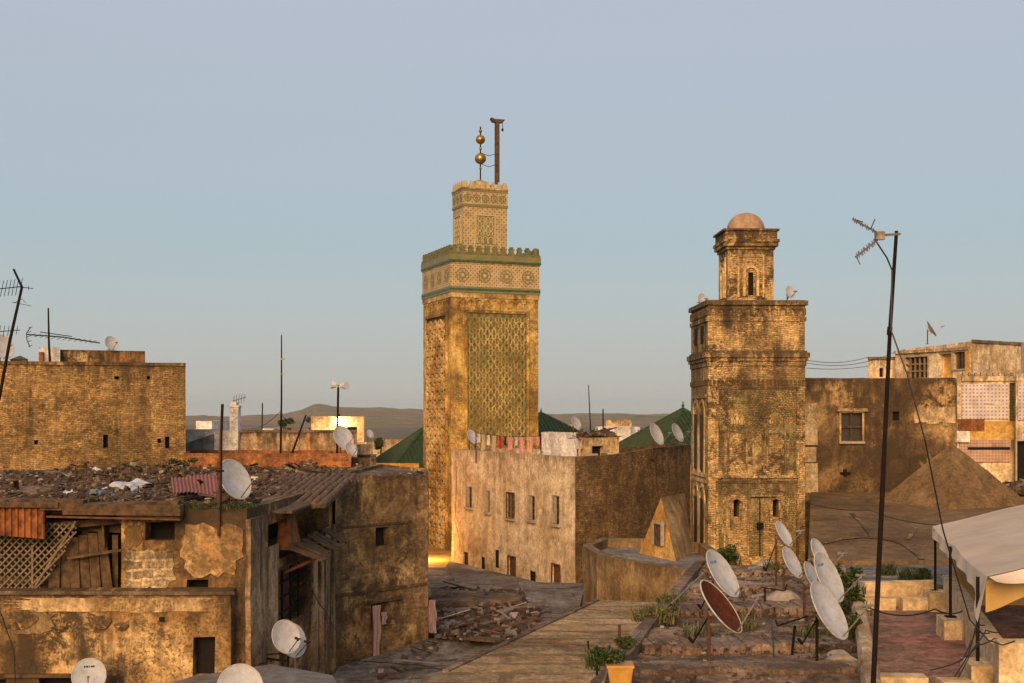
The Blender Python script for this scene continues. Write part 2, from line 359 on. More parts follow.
def spans(a, b, cuts, step):
    xs = sorted(set([a, b] + [c for c in cuts if a < c < b])); out = [xs[0]]
    for i in range(len(xs)-1):
        n = max(1, int(math.ceil((xs[i+1]-xs[i])/step)))
        for k in range(1, n+1): out.append(xs[i]+(xs[i+1]-xs[i])*k/n)
    return out
class Wall:
    def __init__(s, a, b, z0, z1, z1b=None):
        s.a = Vector(a); s.b = Vector(b); s.z0 = z0; s.z1 = z1; s.z1b = z1 if z1b is None else z1b
        s.L = (s.b-s.a).length; s.t = (s.b-s.a)/s.L; s.n = Vector((s.t.y, -s.t.x))
    def u(s, px):
        k = (px-512)/F; d = s.b-s.a
        return -(s.a.x-k*s.a.y)/(d.x-k*d.y)*s.L
    def p(s, u, z, out=0): q = s.a+s.t*u+s.n*out; return (q.x, q.y, z)
    def rect(s, x0, x1, y0, y1):
        u0, u1 = s.u(x0), s.u(x1); Y = (s.a+s.t*(u0+u1)/2).y
        return (min(u0, u1), max(u0, u1), zat(y1, Y), zat(y0, Y))
    def grid(s, mb, holes, depth=.25, step=.7):
        us = spans(0, s.L, [h[0] for h in holes]+[h[1] for h in holes], step)
        zs = spans(s.z0, s.z1, [h[2] for h in holes]+[h[3] for h in holes]+[max(s.z0, s.z1-8)], step)
        coarse = [z for z in zs if z <= s.z1-8 and all(not (h[2]-.1 < z < h[3]+.1) for h in holes)]
        if len(coarse) > 2: zs = [z for z in zs if z not in coarse[1:-1]]
        zt = lambda z, u: z if z < s.z1-1e-6 else s.z1+(s.z1b-s.z1)*u/s.L
        for i in range(len(us)-1):
            for j in range(len(zs)-1):
                uc = (us[i]+us[i+1])/2; zc = (zs[j]+zs[j+1])/2
                if any(h[0] < uc < h[1] and h[2] < zc < h[3] for h in holes): continue
                mb.quad(s.p(us[i], zs[j]), s.p(us[i+1], zs[j]), s.p(us[i+1], zt(zs[j+1], us[i+1])), s.p(us[i], zt(zs[j+1], us[i])))
        for h in holes:
            d = -(h[4] if len(h) > 4 else depth); u0, u1, z0, z1 = h[:4]
            mb.quad(s.p(u0, z0), s.p(u0, z0, d), s.p(u0, z1, d), s.p(u0, z1))
            mb.quad(s.p(u1, z0, d), s.p(u1, z0), s.p(u1, z1), s.p(u1, z1, d))
            mb.quad(s.p(u0, z0), s.p(u1, z0), s.p(u1, z0, d), s.p(u0, z0, d))
            mb.quad(s.p(u0, z1, d), s.p(u1, z1, d), s.p(u1, z1), s.p(u0, z1))
    def slab(s, mb, u0, u1, z0, z1, o0, o1):
        q = [s.p(u0, z0, o1), s.p(u1, z0, o1), s.p(u1, z0, o0), s.p(u0, z0, o0)]
        mb.hexa(q + [(a[0], a[1], z1) for a in q])

def inset(foot, d):
    out = []; n = len(foot)
    for i in range(n):
        p0 = Vector(foot[i-1]); p = Vector(foot[i]); p1 = Vector(foot[(i+1) % n])
        a = (p-p0).normalized(); b = (p1-p).normalized()
        na = Vector((-a.y, a.x)); nb = Vector((-b.y, b.x))
        k = na+nb; k = k/max(.35, k.dot(na)) if k.length > .01 else na
        out.append(tuple(p+k*d))
    return out

class House:
    """a masonry volume: walls with real openings, a parapet and a flat roof inside it"""
    def __init__(s, name, label, cat, foot, zt, mat, zb=0, holes={}, parapet=.25, thick=.25, roofmat='dirt_roof', jit=.035, group=None, step=.7, zts=None):
        cx = sum(p[0] for p in foot)/len(foot); cy = sum(p[1] for p in foot)/len(foot)
        s.root = thing(name, label, cat, (cx, cy, zb), group)
        n = len(foot); s.walls = []; mb = MB()
        zts = zts or [zt]*n
        for i in range(n):
            w = Wall(foot[i], foot[(i+1) % n], zb, zts[i], zts[(i+1) % n]); s.walls.append(w)
            hs = [w.rect(*h[:4]) + ((h[4],) if len(h) > 4 else ()) for h in holes.get(i, [])]
            w.holes = hs; w.grid(mb, hs, step=step)
        ins = inset(foot, thick)
        for i in range(n):
            a, b = Vector(foot[i]), Vector(foot[(i+1) % n]); c, d = Vector(ins[i]), Vector(ins[(i+1) % n])
            m = len(spans(0, (b-a).length, [q for h in s.walls[i].holes for q in h[:2]], step))-1
            us = spans(0, (b-a).length, [q for h in s.walls[i].holes for q in h[:2]], step)
            for k in range(m):
                f0 = us[k]/us[-1]; f1 = us[k+1]/us[-1]
                za = zts[i]+(zts[(i+1) % n]-zts[i])*f0; zb_ = zts[i]+(zts[(i+1) % n]-zts[i])*f1
                A0, A1, C0, C1 = a.lerp(b, f0), a.lerp(b, f1), c.lerp(d, f0), c.lerp(d, f1)
                mb.quad((A0.x,A0.y,za),(A1.x,A1.y,zb_),(C1.x,C1.y,zb_),(C0.x,C0.y,za))
                mb.quad((C0.x,C0.y,za),(C1.x,C1.y,zb_),(C1.x,C1.y,zb_-parapet-.12),(C0.x,C0.y,za-parapet-.12))
        s.wall = mb.build('wall', mat, s.root, jit=jit)
        rb = MB(); rb.poly([(p[0], p[1], zts[i]-parapet) for i, p in enumerate(inset(foot, thick*.6))])
        s.roof = rb.build('roof', roofmat, s.root)
        s.zt = zt
    def window(s, e, k, kind='window', frame=None, bars=None, depth=.2, pane='void', lab=None, sill=False, fw=.07, shutter=False):
        w = s.walls[e]; h = w.holes[k]; u0, u1, z0, z1 = h[:4]
        d = -(h[4] if len(h) > 4 else .25)+.004
        mb = MB(); w.slab(mb, u0-.01, u1+.01, z0-.01, z1+.01, d-.05, d)
        o = mb.build(kind, pane, s.root)
        if lab: o['label'] = lab
        if frame:
            f = MB(); a = .05
            w.slab(f, u0-fw, u0, z0-fw, z1+fw, -.02, a); w.slab(f, u1, u1+fw, z0-fw, z1+fw, -.02, a)
            w.slab(f, u0, u1, z1, z1+fw, -.02, a)
            if kind != 'door': w.slab(f, u0, u1, z0-fw, z0, -.02, a+.04)
            f.build('frame', frame, o)
        bd = min(.12, -d-.045)
        if bars:
            f = MB(); nx, nz, mt, bw = bars; bw = min(bw, .06) if bd < .1 else bw
            for i in range(1, nx): u = u0+(u1-u0)*i/nx; w.slab(f, u-bw/2, u+bw/2, z0, z1, -bd, -bd+bw)
            for j in range(1, nz): z = z0+(z1-z0)*j/nz; w.slab(f, u0, u1, z-bw/2, z+bw/2, -bd+.002, -bd-.002+bw)
            f.build('bars', mt, o)
        if sill:
            f = MB(); w.slab(f, u0-.1, u1+.1, z0-.12, z0-.02, -.05, .14); f.build('sill', 'stone', o)
        if shutter:
            f = MB(); w.slab(f, u0+.02, u0+(u1-u0)*.5, z0+.02, z1-.02, -bd-.01, -bd+.035)
            n = max(3, int((z1-z0)/.1))
            for j in range(n): z = z0+(z1-z0)*(j+.5)/n; w.slab(f, u0+.05, u0+(u1-u0)*.47, z-.02, z+.02, -bd+.03, -bd+.05)
            f.build('shutter', 'stone', o)
        return o
    def ledge(s, e, x0, x1, y0, y1, out=.08, name='ledge', mat='stone', jit=.02):
        w = s.walls[e]; u0, u1, z0, z1 = w.rect(x0, x1, y0, y1); mb = MB()
        n = max(1, int((u1-u0)/.6))
        for i in range(n): w.slab(mb, u0+(u1-u0)*i/n, u0+(u1-u0)*(i+1)/n, z0, z1, -.05, out)
        return mb.build(name, mat, s.root, jit=jit)
# ---------------------------------------------------------------- dishes, antennas, foliage, cables
def dish(px, py, Y, maj, az, el, foot_z, label, mat='dish', group='satellite dishes on the roofs', lnb='lnb', wall_mount=None, mark=False, postmat='rust_pole', lean=0, arm=1.0, scale_y=.94, strut=False):
    """az: degrees the boresight turns from +X towards the camera; el: elevation of the boresight"""
    r = maj/F*Y/2; cx, cy, cz = P3(px, py, Y); A = -R(az); E = R(el)
    back = .14
    rx = cx - back*math.cos(A); ry = cy - back*math.sin(A)
    root = thing('satellite_dish', label, 'satellite dish', (rx, ry, foot_z), group, A)
    h = cz-foot_z
    b = Vector((math.cos(E), 0, math.sin(E))); e1 = Vector((0, 1, 0)); e2 = Vector((-math.sin(E), 0, math.cos(E)))
    c = Vector((back, 0, h)); N = 32; rings = [0, .25, .5, .75, .93, 1.0]
    def P(q, a, o): return c + (e1*math.cos(a)*scale_y + e2*math.sin(a))*r*q + b*(r*.22*(q*q-.6)+o)
    mb = MB()
    for side, o in ((1, .008), (-1, -.008)):
        base = len(mb.v); mb.v.append(tuple(P(0, 0, o)))
        for q in rings[1:]:
            for k in range(N): mb.v.append(tuple(P(q, 2*math.pi*k/N, o)))
        for k in range(N):
            t = (base, base+1+k, base+1+(k+1) % N); mb.f.append(t if side > 0 else t[::-1])
        for i in range(len(rings)-2):
            for k in range(N):
                a0 = base+1+i*N+k; a1 = base+1+i*N+(k+1) % N; t = (a0, a0+N, a1+N, a1)
                mb.f.append(t if side > 0 else t[::-1])
    mb.build('reflector', mat, root, local=True, smooth=True)
    mb = MB(); mb.tube([P(1.0, 2*math.pi*k/N, 0) for k in range(N+1)], .009+r*.01, 6)
    mb.build('rim', 'dish_rim', root, local=True, smooth=True)
    foot = c - e2*r*.98 + b*.0; tip = c + b*r*1.25*arm - e2*r*.45
    mb = MB(); mb.bar(foot - b*.05, tip, .018, .022); a = mb.build('feed_arm', 'steel', root, local=True)
    mb = MB(); d = (c - tip).normalized()
    mb.tube([tip + Vector((0, 0, .03)) - d*.1, tip + Vector((0, 0, .03)) + d*.03, tip + Vector((0, 0, .03)) + d*.04, tip + Vector((0, 0, .03)) + d*.1], [.02, .02, .032, .032], 10)
    mb.box(tip.x-.015, tip.x+.02, -.018, .018, tip.z-.03, tip.z+.03)
    mb.build('feed_horn', lnb, root, local=True)
    bk = c - b*(r*.13+.03)
    mb = MB(); mb.bar(bk + e2*r*.35, bk - e2*r*.5, .07, .05); mb.bar(bk, Vector((-.02, 0, h-.1)), .08, .09)
    mb.bar(bk - e2*r*.5, Vector((-.02, 0, h-.28)), .03)
    mb.build('bracket', 'steel', root, local=True)
    if mark:
        mb = MB(); f = lambda s, t: c + e1*s*r - b*0 + e2*t*r + b*(r*.22*(s*s+t*t-.6)+.011)
        for i, (s0, s1) in enumerate(((-.3, -.2), (-.17, -.04), (-.01, .04), (.08, .3))):
            mb.quad(f(s0, .50), f(s1, .50), f(s1, .60), f(s0, .60))
        mb.build('maker_mark', 'black' if mark == 1 else 'plastic_blue', root, local=True)
    mb = MB()
    if wall_mount is not None:
        wx, wy = wall_mount   # local point on the wall that the arm reaches
        mb.tube([(0, 0, -.12), (0, 0, h-.05)], .025); mb.bar((0, 0, .02), (wx, wy, .02), .05); mb.bar((0, 0, h*.4), (wx, wy, .02+h*.1), .03)
        mb.build('wall_arm', postmat, root, local=True)
    else:
        mb.tube([(-.03, 0, 0), (-.03, 0, h-.02)], .028 if r > .3 else .02, 8); mb.box(-.12, .06, -.09, .09, 0, .015)
        mb.build('post', postmat, root, local=True)
        if strut:
            mb = MB(); mb.bar((-.03, 0, h*.85), (-.4, .3, h*.3), .02); mb.bar((-.4, .3, h*.3), (-.5, .38, h*.3+.06), .04)
            mb.build('strut', 'iron', root, local=True)
    return root

def yagi(mb, a, b, n, el, perp, r=.008, taper=.6):
    a = Vector(a); b = Vector(b); perp = Vector(perp).normalized()
    mb.tube([a, b], r*1.6, 6)
    for i in range(n):
        t = (i+.3)/n; p = a.lerp(b, t); L = el*(1-(1-taper)*t)/2
        mb.tube([p-perp*L, p+perp*L], r, 5)
def mast(name, label, pts, r, mat='iron', group=None, cat='antenna mast', seg=None):
    root = thing(name, label, cat, pts[0], group)
    mb = MB(); mb.tube(pts, r, 8); mb.build('pole', mat, root)
    return root
def cable(label, pts, r=.012, sag=0.0, group='cables strung over the roofs', mat='black', n=10, name='cable'):
    out = []
    for i in range(len(pts)-1):
        a = Vector(pts[i]); b = Vector(pts[i+1])
        for k in range(n):
            t = k/n; q = a.lerp(b, t); q.z -= sag*4*t*(1-t); out.append(q)
    out.append(Vector(pts[-1])); mb = MB(); mb.tube(out, r, 5)
    return tag(mb.build(name, mat), label, 'cable', group)

def leaves(mb, c, rad, n, size, flat=1.0, clumps=7):
    cl = []
    for i in range(clumps):
        a = random.uniform(0, 6.28); q = random.random()**.6
        cl.append((math.cos(a)*rad*q*.8, math.sin(a)*rad*q*.8, rad*flat*random.uniform(.15, 1.2), random.uniform(.25, .5)*rad))
    for i in range(n):
        k = random.choice(cl)
        d = Vector((random.gauss(0, 1), random.gauss(0, 1), random.gauss(0, 1))).normalized()*k[3]*random.random()**.4
        p = Vector(c)+Vector((k[0]+d.x, k[1]+d.y, max(.02, k[2]+d.z*flat)))
        u = Vector((random.gauss(0, 1), random.gauss(0, 1), random.gauss(0, .7))).normalized()
        w = u.cross(Vector((random.gauss(0, 1), random.gauss(0, 1), random.gauss(0, 1)))).normalized()
        s = size*random.uniform(.6, 1.4)
        mb.quad(p-u*s, p-w*s*.4, p+u*s, p+w*s*.4)
def grassy(mb, c, rad, n, h):
    for i in range(n):
        a = random.uniform(0, 6.28); q = rad*math.sqrt(random.random())
        x, y = c[0]+math.cos(a)*q, c[1]+math.sin(a)*q
        t = random.uniform(0, 6.28); L = h*random.uniform(.5, 1.2); dx, dy = math.cos(t)*L*.45, math.sin(t)*L*.45
        w = .012; wx, wy = -math.sin(t)*w, math.cos(t)*w
        mb.quad((x-wx, y-wy, c[2]), (x+wx, y+wy, c[2]), (x+dx*.5+wx, y+dy*.5+wy, c[2]+L*.7), (x+dx*.5-wx, y+dy*.5-wy, c[2]+L*.7))
        mb.poly([(x+dx*.5-wx, y+dy*.5-wy, c[2]+L*.7), (x+dx*.5+wx, y+dy*.5+wy, c[2]+L*.7), (x+dx, y+dy, c[2]+L)])
def shrub(c, rad, n, size, label, flat=1.0, mat='leaf', name='shrub', cat='shrub', grass=0, gh=.3, clumps=7):
    root = thing(name, label, cat, c)
    mb = MB(); leaves(mb, c, rad, n, size, flat, clumps)
    if grass: grassy(mb, c, rad*1.1, grass, gh)
    mb.build('foliage', mat, root)
    mb = MB()
    for i in range(6):
        a = i*1.05; mb.tube([(c[0], c[1], c[2]-.03), (c[0]+math.cos(a)*rad*.3, c[1]+math.sin(a)*rad*.3, c[2]+rad*flat*.6), (c[0]+math.cos(a)*rad*.5, c[1]+math.sin(a)*rad*.5, c[2]+rad*flat)], [.02, .012, .005], 5)
    mb.build('stems', 'wood', root)
    return root
def rubble(name, pts, n, mat, label=None, smin=.05, smax=.3, plank=.3, heap=.25, zf=None, kind='stuff', clump=0.0):
    """loose debris over a quadrilateral area given by 4 (x,y) corners; zf(x,y) is the surface below"""
    mb = MB()
    for i in range(n):
        u, v = random.random(), random.random()
        a = Vector(pts[0]).lerp(Vector(pts[1]), u); b = Vector(pts[3]).lerp(Vector(pts[2]), u); p = a.lerp(b, v)
        if clump and mnoise.noise(Vector((p.x*.7, p.y*.45, 9)))+.35*mnoise.noise(Vector((p.x*2.5, p.y*2, 4))) < -.02 and random.random() < clump: continue
        z = zf(p.x, p.y) + max(0, mnoise.noise(Vector((p.x*.8, p.y*.8, 3)))+.25)*heap*random.random()
        t = random.uniform(0, 6.28); til = random.uniform(-.35, .35)
        if random.random() < plank: L, w, h = random.uniform(.4, 1.5), random.uniform(.04, .16), random.uniform(.012, .05)
        else: L = random.uniform(smin, smax); w = L*random.uniform(.4, 1); h = L*random.uniform(.15, .7)
        e1 = Vector((math.cos(t)*math.cos(til), math.sin(t)*math.cos(til), math.sin(til)))*L/2
        e2 = Vector((-math.sin(t), math.cos(t), random.uniform(-.3, .3)))*w/2
        e3 = e1.cross(e2).normalized()*h/2
        mb.obox((p.x, p.y, z+h/2+abs(e1.z)), e1, e2, e3)
    o = mb.build(name, mat); tag(o, label, 'rubble', kind=kind); return o

# ---------------------------------------------------------------- minaret with green zellige
class FaceMap:
    """maps (a along the face, z, d outwards) to a tower's local space"""
    def __init__(s, side, S, o=(0, 0)): s.side = side; s.S = S; s.o = o
    def __call__(s, a, z, d):
        S = s.S
        x, y = {'front': (a, -d), 'left': (-d, S-a), 'right': (S+d, a), 'back': (S-a, S+d)}[s.side]
        return (x+s.o[0], y+s.o[1], z)
def fbox(mb, f, a0, a1, z0, z1, d0, d1):
    q = [f(a0, z0, d1), f(a1, z0, d1), f(a1, z0, d0), f(a0, z0, d0)]
    mb.hexa(q + [(p[0], p[1], z1) for p in q])
def ribbon(mb, f, pts, w, d0, d1, closed=False):
    n = len(pts); L = []
    for i in range(n):
        p0 = Vector(pts[(i-1) % n] if (closed or i > 0) else pts[i]); p1 = Vector(pts[(i+1) % n] if (closed or i < n-1) else pts[i])
        t = (p1-p0); t = t.normalized() if t.length > 1e-9 else Vector((1, 0)); nn = Vector((-t.y, t.x))*w/2; p = Vector(pts[i])
        L.append((p-nn, p+nn))
    for i in range(n if closed else n-1):
        (a, b), (c, e) = L[i], L[(i+1) % n]
        A = [f(a.x, a.y, d1), f(c.x, c.y, d1), f(e.x, e.y, d1), f(b.x, b.y, d1)]
        B = [f(a.x, a.y, d0), f(c.x, c.y, d0), f(e.x, e.y, d0), f(b.x, b.y, d0)]
        mb.quad(*A); mb.quad(B[0], B[1], A[1], A[0]); mb.quad(B[2], B[3], A[3], A[2])
def fdisc(mb, f, a, z, r, d, n=14):
    mb.poly([f(a+r*math.cos(2*math.pi*k/n), z+r*math.sin(2*math.pi*k/n), d) for k in range(n)])
def arc(a, z, r, t0, t1, n=14, lobes=0, amp=0.0):
    out = []
    for i in range(n+1):
        t = R(t0+(t1-t0)*i/n); q = r*(1+(amp*abs(math.sin(lobes*(t-R(t0))/2)) if lobes else 0))
        out.append((a+q*math.cos(t), z+q*math.sin(t)))
    return out
def sebka(mb, f, a0, a1, z0, z1, nc, nr, w, d, cusp=.12):
    cw = (a1-a0)/nc; ch = (z1-z0)/nr
    for s in (-1, 1):              # two families of wavy diagonals cross into a net of pointed cells
        for i in range(-nr-1, nc+nr+2):
            pts = []
            for j in range(nr*8+1):
                t = j/8
                x = a0 + cw*i + s*cw*t*.5*2*.5 + s*cw*cusp*math.sin(4*math.pi*t*.5)
                if a0 <= x <= a1: pts.append((x, z0+ch*t))
                else:
                    if len(pts) > 1: ribbon(mb, f, pts, w, 0, d*(1 if s > 0 else .93))
                    pts = []
            if len(pts) > 1: ribbon(mb, f, pts, w, 0, d*(1 if s > 0 else .93))
    for j in range(nr):            # a small leaf in each cell
        for i in range(nc+1):
            c = a0+cw*(i+.5 if j % 2 == 0 else i); 
            if c-cw*.2 < a0 or c+cw*.2 > a1: continue
            zc = z0+ch*(j+.5)+ch*.5
            if zc+ch*.2 > z1: continue
            ribbon(mb, f, [(c, zc-ch*.2), (c+cw*.1, zc), (c, zc+ch*.22), (c-cw*.1, zc), (c, zc-ch*.2)], w*.55, 0, d*.6)

def minaret_green():
    k = .0594; Z = lambda py: (HY-py)*k+H
    X0, Y0, S = -3.62, 76.0, 5.6
    t = thing('minaret', 'tall square minaret with green glazed bands, carved panels and brass balls on top', 'minaret', (X0, Y0, 0), rz=R(21))
    fs = {s: FaceMap(s, S) for s in ('front', 'left', 'right', 'back')}
    mb = MB()
    for s, f in fs.items():
        a = spans(0, S, [], .7); zz = spans(0, Z(290), [], 1.0)
        for i in range(len(a)-1):
            for j in range(len(zz)-1):
                mb.quad(f(a[i], zz[j], 0), f(a[i+1], zz[j], 0), f(a[i+1], zz[j+1], 0), f(a[i], zz[j+1], 0))
    mb.build('shaft', 'tower_stone', t, local=True, jit=.015)
    # carved panels; the left backing is dark, relief shade painted into its colour
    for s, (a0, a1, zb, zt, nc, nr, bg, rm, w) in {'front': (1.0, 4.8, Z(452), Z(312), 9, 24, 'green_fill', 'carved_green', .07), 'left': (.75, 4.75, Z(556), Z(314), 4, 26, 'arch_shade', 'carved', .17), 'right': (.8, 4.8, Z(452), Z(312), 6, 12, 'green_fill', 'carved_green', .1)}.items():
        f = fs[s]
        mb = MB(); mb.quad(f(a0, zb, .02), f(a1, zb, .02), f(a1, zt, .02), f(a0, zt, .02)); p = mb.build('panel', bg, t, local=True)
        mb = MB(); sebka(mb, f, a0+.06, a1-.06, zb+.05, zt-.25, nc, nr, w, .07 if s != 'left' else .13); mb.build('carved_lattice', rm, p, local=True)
        mb = MB()
        fbox(mb, f, a0-.16, a0, zb-.1, zt+.16, -.02, .1); fbox(mb, f, a1, a1+.16, zb-.1, zt+.16, -.02, .12); fbox(mb, f, a0, a1, zt, zt+.16, -.02, .118)
        mb.build('frame', 'tower_stone', p, local=True)
    # arcade strip over the panel, seen as small blind arches
    mb = MB()
    for s in ('front', 'left', 'right', 'back'):
        f = fs[s]; n = 9
        for i in range(n):
            a = .45+(S-.9)*(i+.5)/n; ribbon(mb, f, arc(a, Z(302), .17, 0, 180, 8), .05, 0, .05)
            fbox(mb, f, a-.25, a-.2, Z(307), Z(301.5), 0, .05)
    mb.build('blind_arcade', 'tower_stone', t, local=True)
    def ring(z0, z1, d, o=0.0, S=S, off=(0, 0)):
        m = MB(); x0, y0 = off
        m.box(x0-d, x0+S+d, y0-d, y0+S+d, z0, z1); return m
    ring(Z(297), Z(292), .05).build('moulding', 'carved', t, local=True)
    ring(Z(292), Z(286), .09).build('glazed_band', 'glaze_band', t, local=True)
    ring(Z(286), Z(263), .05).build('mosaic_frieze', 'mosaic', t, local=True)
    ring(Z(263), Z(261), .08).build('moulding', 'carved', t, local=True)
    ring(Z(261), Z(254), .12).build('glazed_band', 'glaze_band', t, local=True)
    ring(Z(261.6), Z(259.4), .13).build('green_stripe', 'glaze', t, local=True)
    ring(Z(290), Z(287.8), .1).build('green_stripe', 'glaze', t, local=True)
    # rosettes of the frieze
    zc = Z(274.5)
    for s in ('front', 'left', 'right', 'back'):
        f = fs[s]; n = 4
        for i in range(n):
            a = S*(i+.5)/n
            ro = MB()
            ribbon(ro, f, arc(a, zc, .38, 0, 360, 24), .05, .045, .07, closed=False)
            ribbon(ro, f, arc(a, zc, .18, 0, 360, 16), .09, .045, .07)
            for q in range(8):
                th = q*math.pi/4; ribbon(ro, f, [(a+.22*math.cos(th), zc+.22*math.sin(th)), (a+.36*math.cos(th+.2), zc+.36*math.sin(th+.2))], .03, .045, .065)
            o = ro.build('rosette', 'glaze_band', t, local=True)
            ce = MB(); fdisc(ce, f, a, zc, .09, .072); ce.build('centre', 'merlon_pale', o, local=True)
    # parapet and merlons
    mb = MB()
    for s in ('front', 'left', 'right', 'back'): fbox(mb, fs[s], -.1, S+.1 if s in ('front', 'back') else S-.3, Z(254), Z(251.5), -.14, .1) if s in ('front', 'back') else fbox(mb, fs[s], .16, S-.16, Z(254), Z(251.5), -.14, .1)
    mb.build('parapet', 'merlon', t, local=True)
    mer = None
    for s in ('front', 'left', 'right', 'back'):
        f = fs[s]; n = 11
        for i in range(n):
            a = -.05+(S+.1)*(i+.5)/n
            m = MB(); zb = Z(251.5)
            for (hw, h0, h1) in ((.17, 0, .12), (.13, .12, .2), (.17, .2, .32), (.1, .32, .42)):
                fbox(m, f, a-hw, a+hw, zb+h0, zb+h1, -.09, .07)
            m.build('merlon', 'merlon', t, local=True)
    # lantern
    kz = .0607; ZL = lambda py: (HY-py)*kz+H
    LS = 2.85; LD = 1.95; ox, oy = 1.2, 1.3; L = {'front': FaceMap('front', LS, (ox, oy)), 'left': FaceMap('left', LD, (ox, oy)), 'right': FaceMap('right', LS, (ox, oy)), 'back': FaceMap('back', LS, (ox, oy-LS+LD))}
    LW = {'front': LS, 'left': LD, 'right': LD, 'back': LS}
    mb = MB(); mb.box(ox, ox+LS, oy, oy+LD, Z(256), ZL(190)); lan = mb.build('lantern', 'mosaic_lantern', t, local=True)
    mb = MB(); mb.box(ox-.05, ox+LS+.05, oy-.05, oy+LD+.05, ZL(206), ZL(203.5)); mb.box(ox-.05, ox+LS+.05, oy-.05, oy+LD+.05, ZL(191), ZL(188.5)); mb.build('glazed_band', 'glaze_band', lan, local=True)
    mb = MB(); mb.box(ox-.03, ox+LS+.03, oy-.03, oy+LD+.03, ZL(203.5), ZL(191)); mb.build('mosaic_frieze', 'mosaic', lan, local=True)
    mb = MB()
    for s in L:
        for i in range(5 if LW[s] == LS else 3):
            a = LW[s]*(i+.5)/(5 if LW[s] == LS else 3); ribbon(mb, L[s], arc(a, ZL(197.2), .2, 0, 360, 14), .07, .025, .05); ribbon(mb, L[s], arc(a, ZL(197.2), .08, 0, 360, 8), .05, .025, .05)
    mb.build('rosette_row', 'glaze_band', lan, local=True)
    for s in L:
        f = L[s]; c = LW[s]/2; zb, zt = ZL(243), ZL(215)
        mb = MB(); mb.quad(f(c-.58, zb, .012), f(c+.58, zb, .012), f(c+.58, zt, .012), f(c-.58, zt, .012)); pn = mb.build('panel', 'mosaic_panel', lan, local=True)
        mb = MB(); ribbon(mb, f, [(c-.62, zb), (c-.62, zt+.03), (c+.62, zt+.03), (c+.62, zb)], .08, 0, .06)
        sebka(mb, f, c-.55, c+.55, zb+.5, zt-.05, 3, 4, .05, .05)
        for q in (-.36, 0, .36): ribbon(mb, f, [(c+q-.14, zb+.02)]+arc(c+q, zb+.3, .14, 180, 0, 8)+[(c+q+.14, zb+.02)], .05, .0, .06)
        mb.build('arches', 'merlon_pale', pn, local=True)
    mb = MB(); mb.box(ox-.08, ox+LS+.08, oy-.08, oy+LD+.08, ZL(188.5), ZL(187)); mb.build('cornice', 'carved', lan, local=True)
    mb = MB()
    for s in L:
        for i in range(8 if LW[s] == LS else 5):
            a = LW[s]*(i+.5)/(8 if LW[s] == LS else 5)
            fbox(mb, L[s], a-.16, a+.16, ZL(187), ZL(187)+.1, -.1, .06); fbox(mb, L[s], a-.1, a+.1, ZL(187)+.1, ZL(187)+.28, -.1, .05); fbox(mb, L[s], a-.05, a+.05, ZL(187)+.28, ZL(187)+.42, -.1, .04)
    mb.build('merlon_row', 'merlon_pale', lan, local=True)
    cxl, cyl = ox+LS/2, oy+LD/2+.1
    mb = MB(); mb.lathe([(.95, 0), (.8, .3), (.55, .5), (.3, .62), (.12, .7), (0.01, .72)], (cxl, cyl, ZL(187)), 20); mb.build('cap', 'carved', lan, local=True, smooth=True)
    # finial with brass balls
    ZF = lambda py: (HY-py)*.0622+H
    fx, fy = 2.85, 2.8
    mb = MB(); mb.tube([(fx, fy, ZF(188)), (fx, fy, ZF(127))], .045, 8); fin = mb.build('finial_rod', 'iron', t, local=True)
    for py, r in ((158.6, .36), (139.5, .30), (148.5, .09), (131, .11), (127, .06), (168, .08)):
        m = MB(); n = 16; m.lathe([(max(.005, r*math.sin(math.pi*i/10)), -r*math.cos(math.pi*i/10)*.95) for i in range(11)], (fx, fy, ZF(py)), n)
        m.build('brass_ball', 'gold', fin, local=True, smooth=True)
    # wooden flag gallows
    gx, gy = 3.62, 1.9; ZG = lambda py: (HY-py)*.0617+H
    mb = MB(); mb.box(gx-.13, gx+.13, gy-.1, gy+.1, ZG(184), ZG(121)); g = mb.build('gallows_post', 'wood', t, local=True)
    mb = MB(); mb.hexa([(gx-.3, gy-.13, ZG(122.5)), (gx+.32, gy-.13, ZG(122.5)), (gx+.32, gy+.13, ZG(122.5)), (gx-.3, gy+.13, ZG(122.5)), (gx-.45, gy-.13, ZG(119)), (gx+.5, gy-.13, ZG(119)), (gx+.5, gy+.13, ZG(119)), (gx-.45, gy+.13, ZG(119))])
    mb.box(gx-.42, gx-.25, gy-.1, gy+.1, ZG(119), ZG(118)); mb.build('crossbeam', 'wood', g, local=True)
    mb = MB(); mb.tube([(gx+.36, gy, ZG(122)), (gx+.36, gy, ZG(127))], .02, 5); mb.lathe([(.01, .12), (.07, .05), (.08, -.04), (.02, -.1)], (gx+.36, gy, ZG(129)), 8); mb.build('pulley', 'iron', g, local=True)
    mb = MB()
    for z in (ZG(153), ZG(164)): mb.tube([(gx, gy, z), ((gx+fx)/2, (gy+fy)/2, z-.1), (fx, fy, z+.15)], .02, 5)
    mb.build('tie_wire', 'iron', g, local=True)
    return t

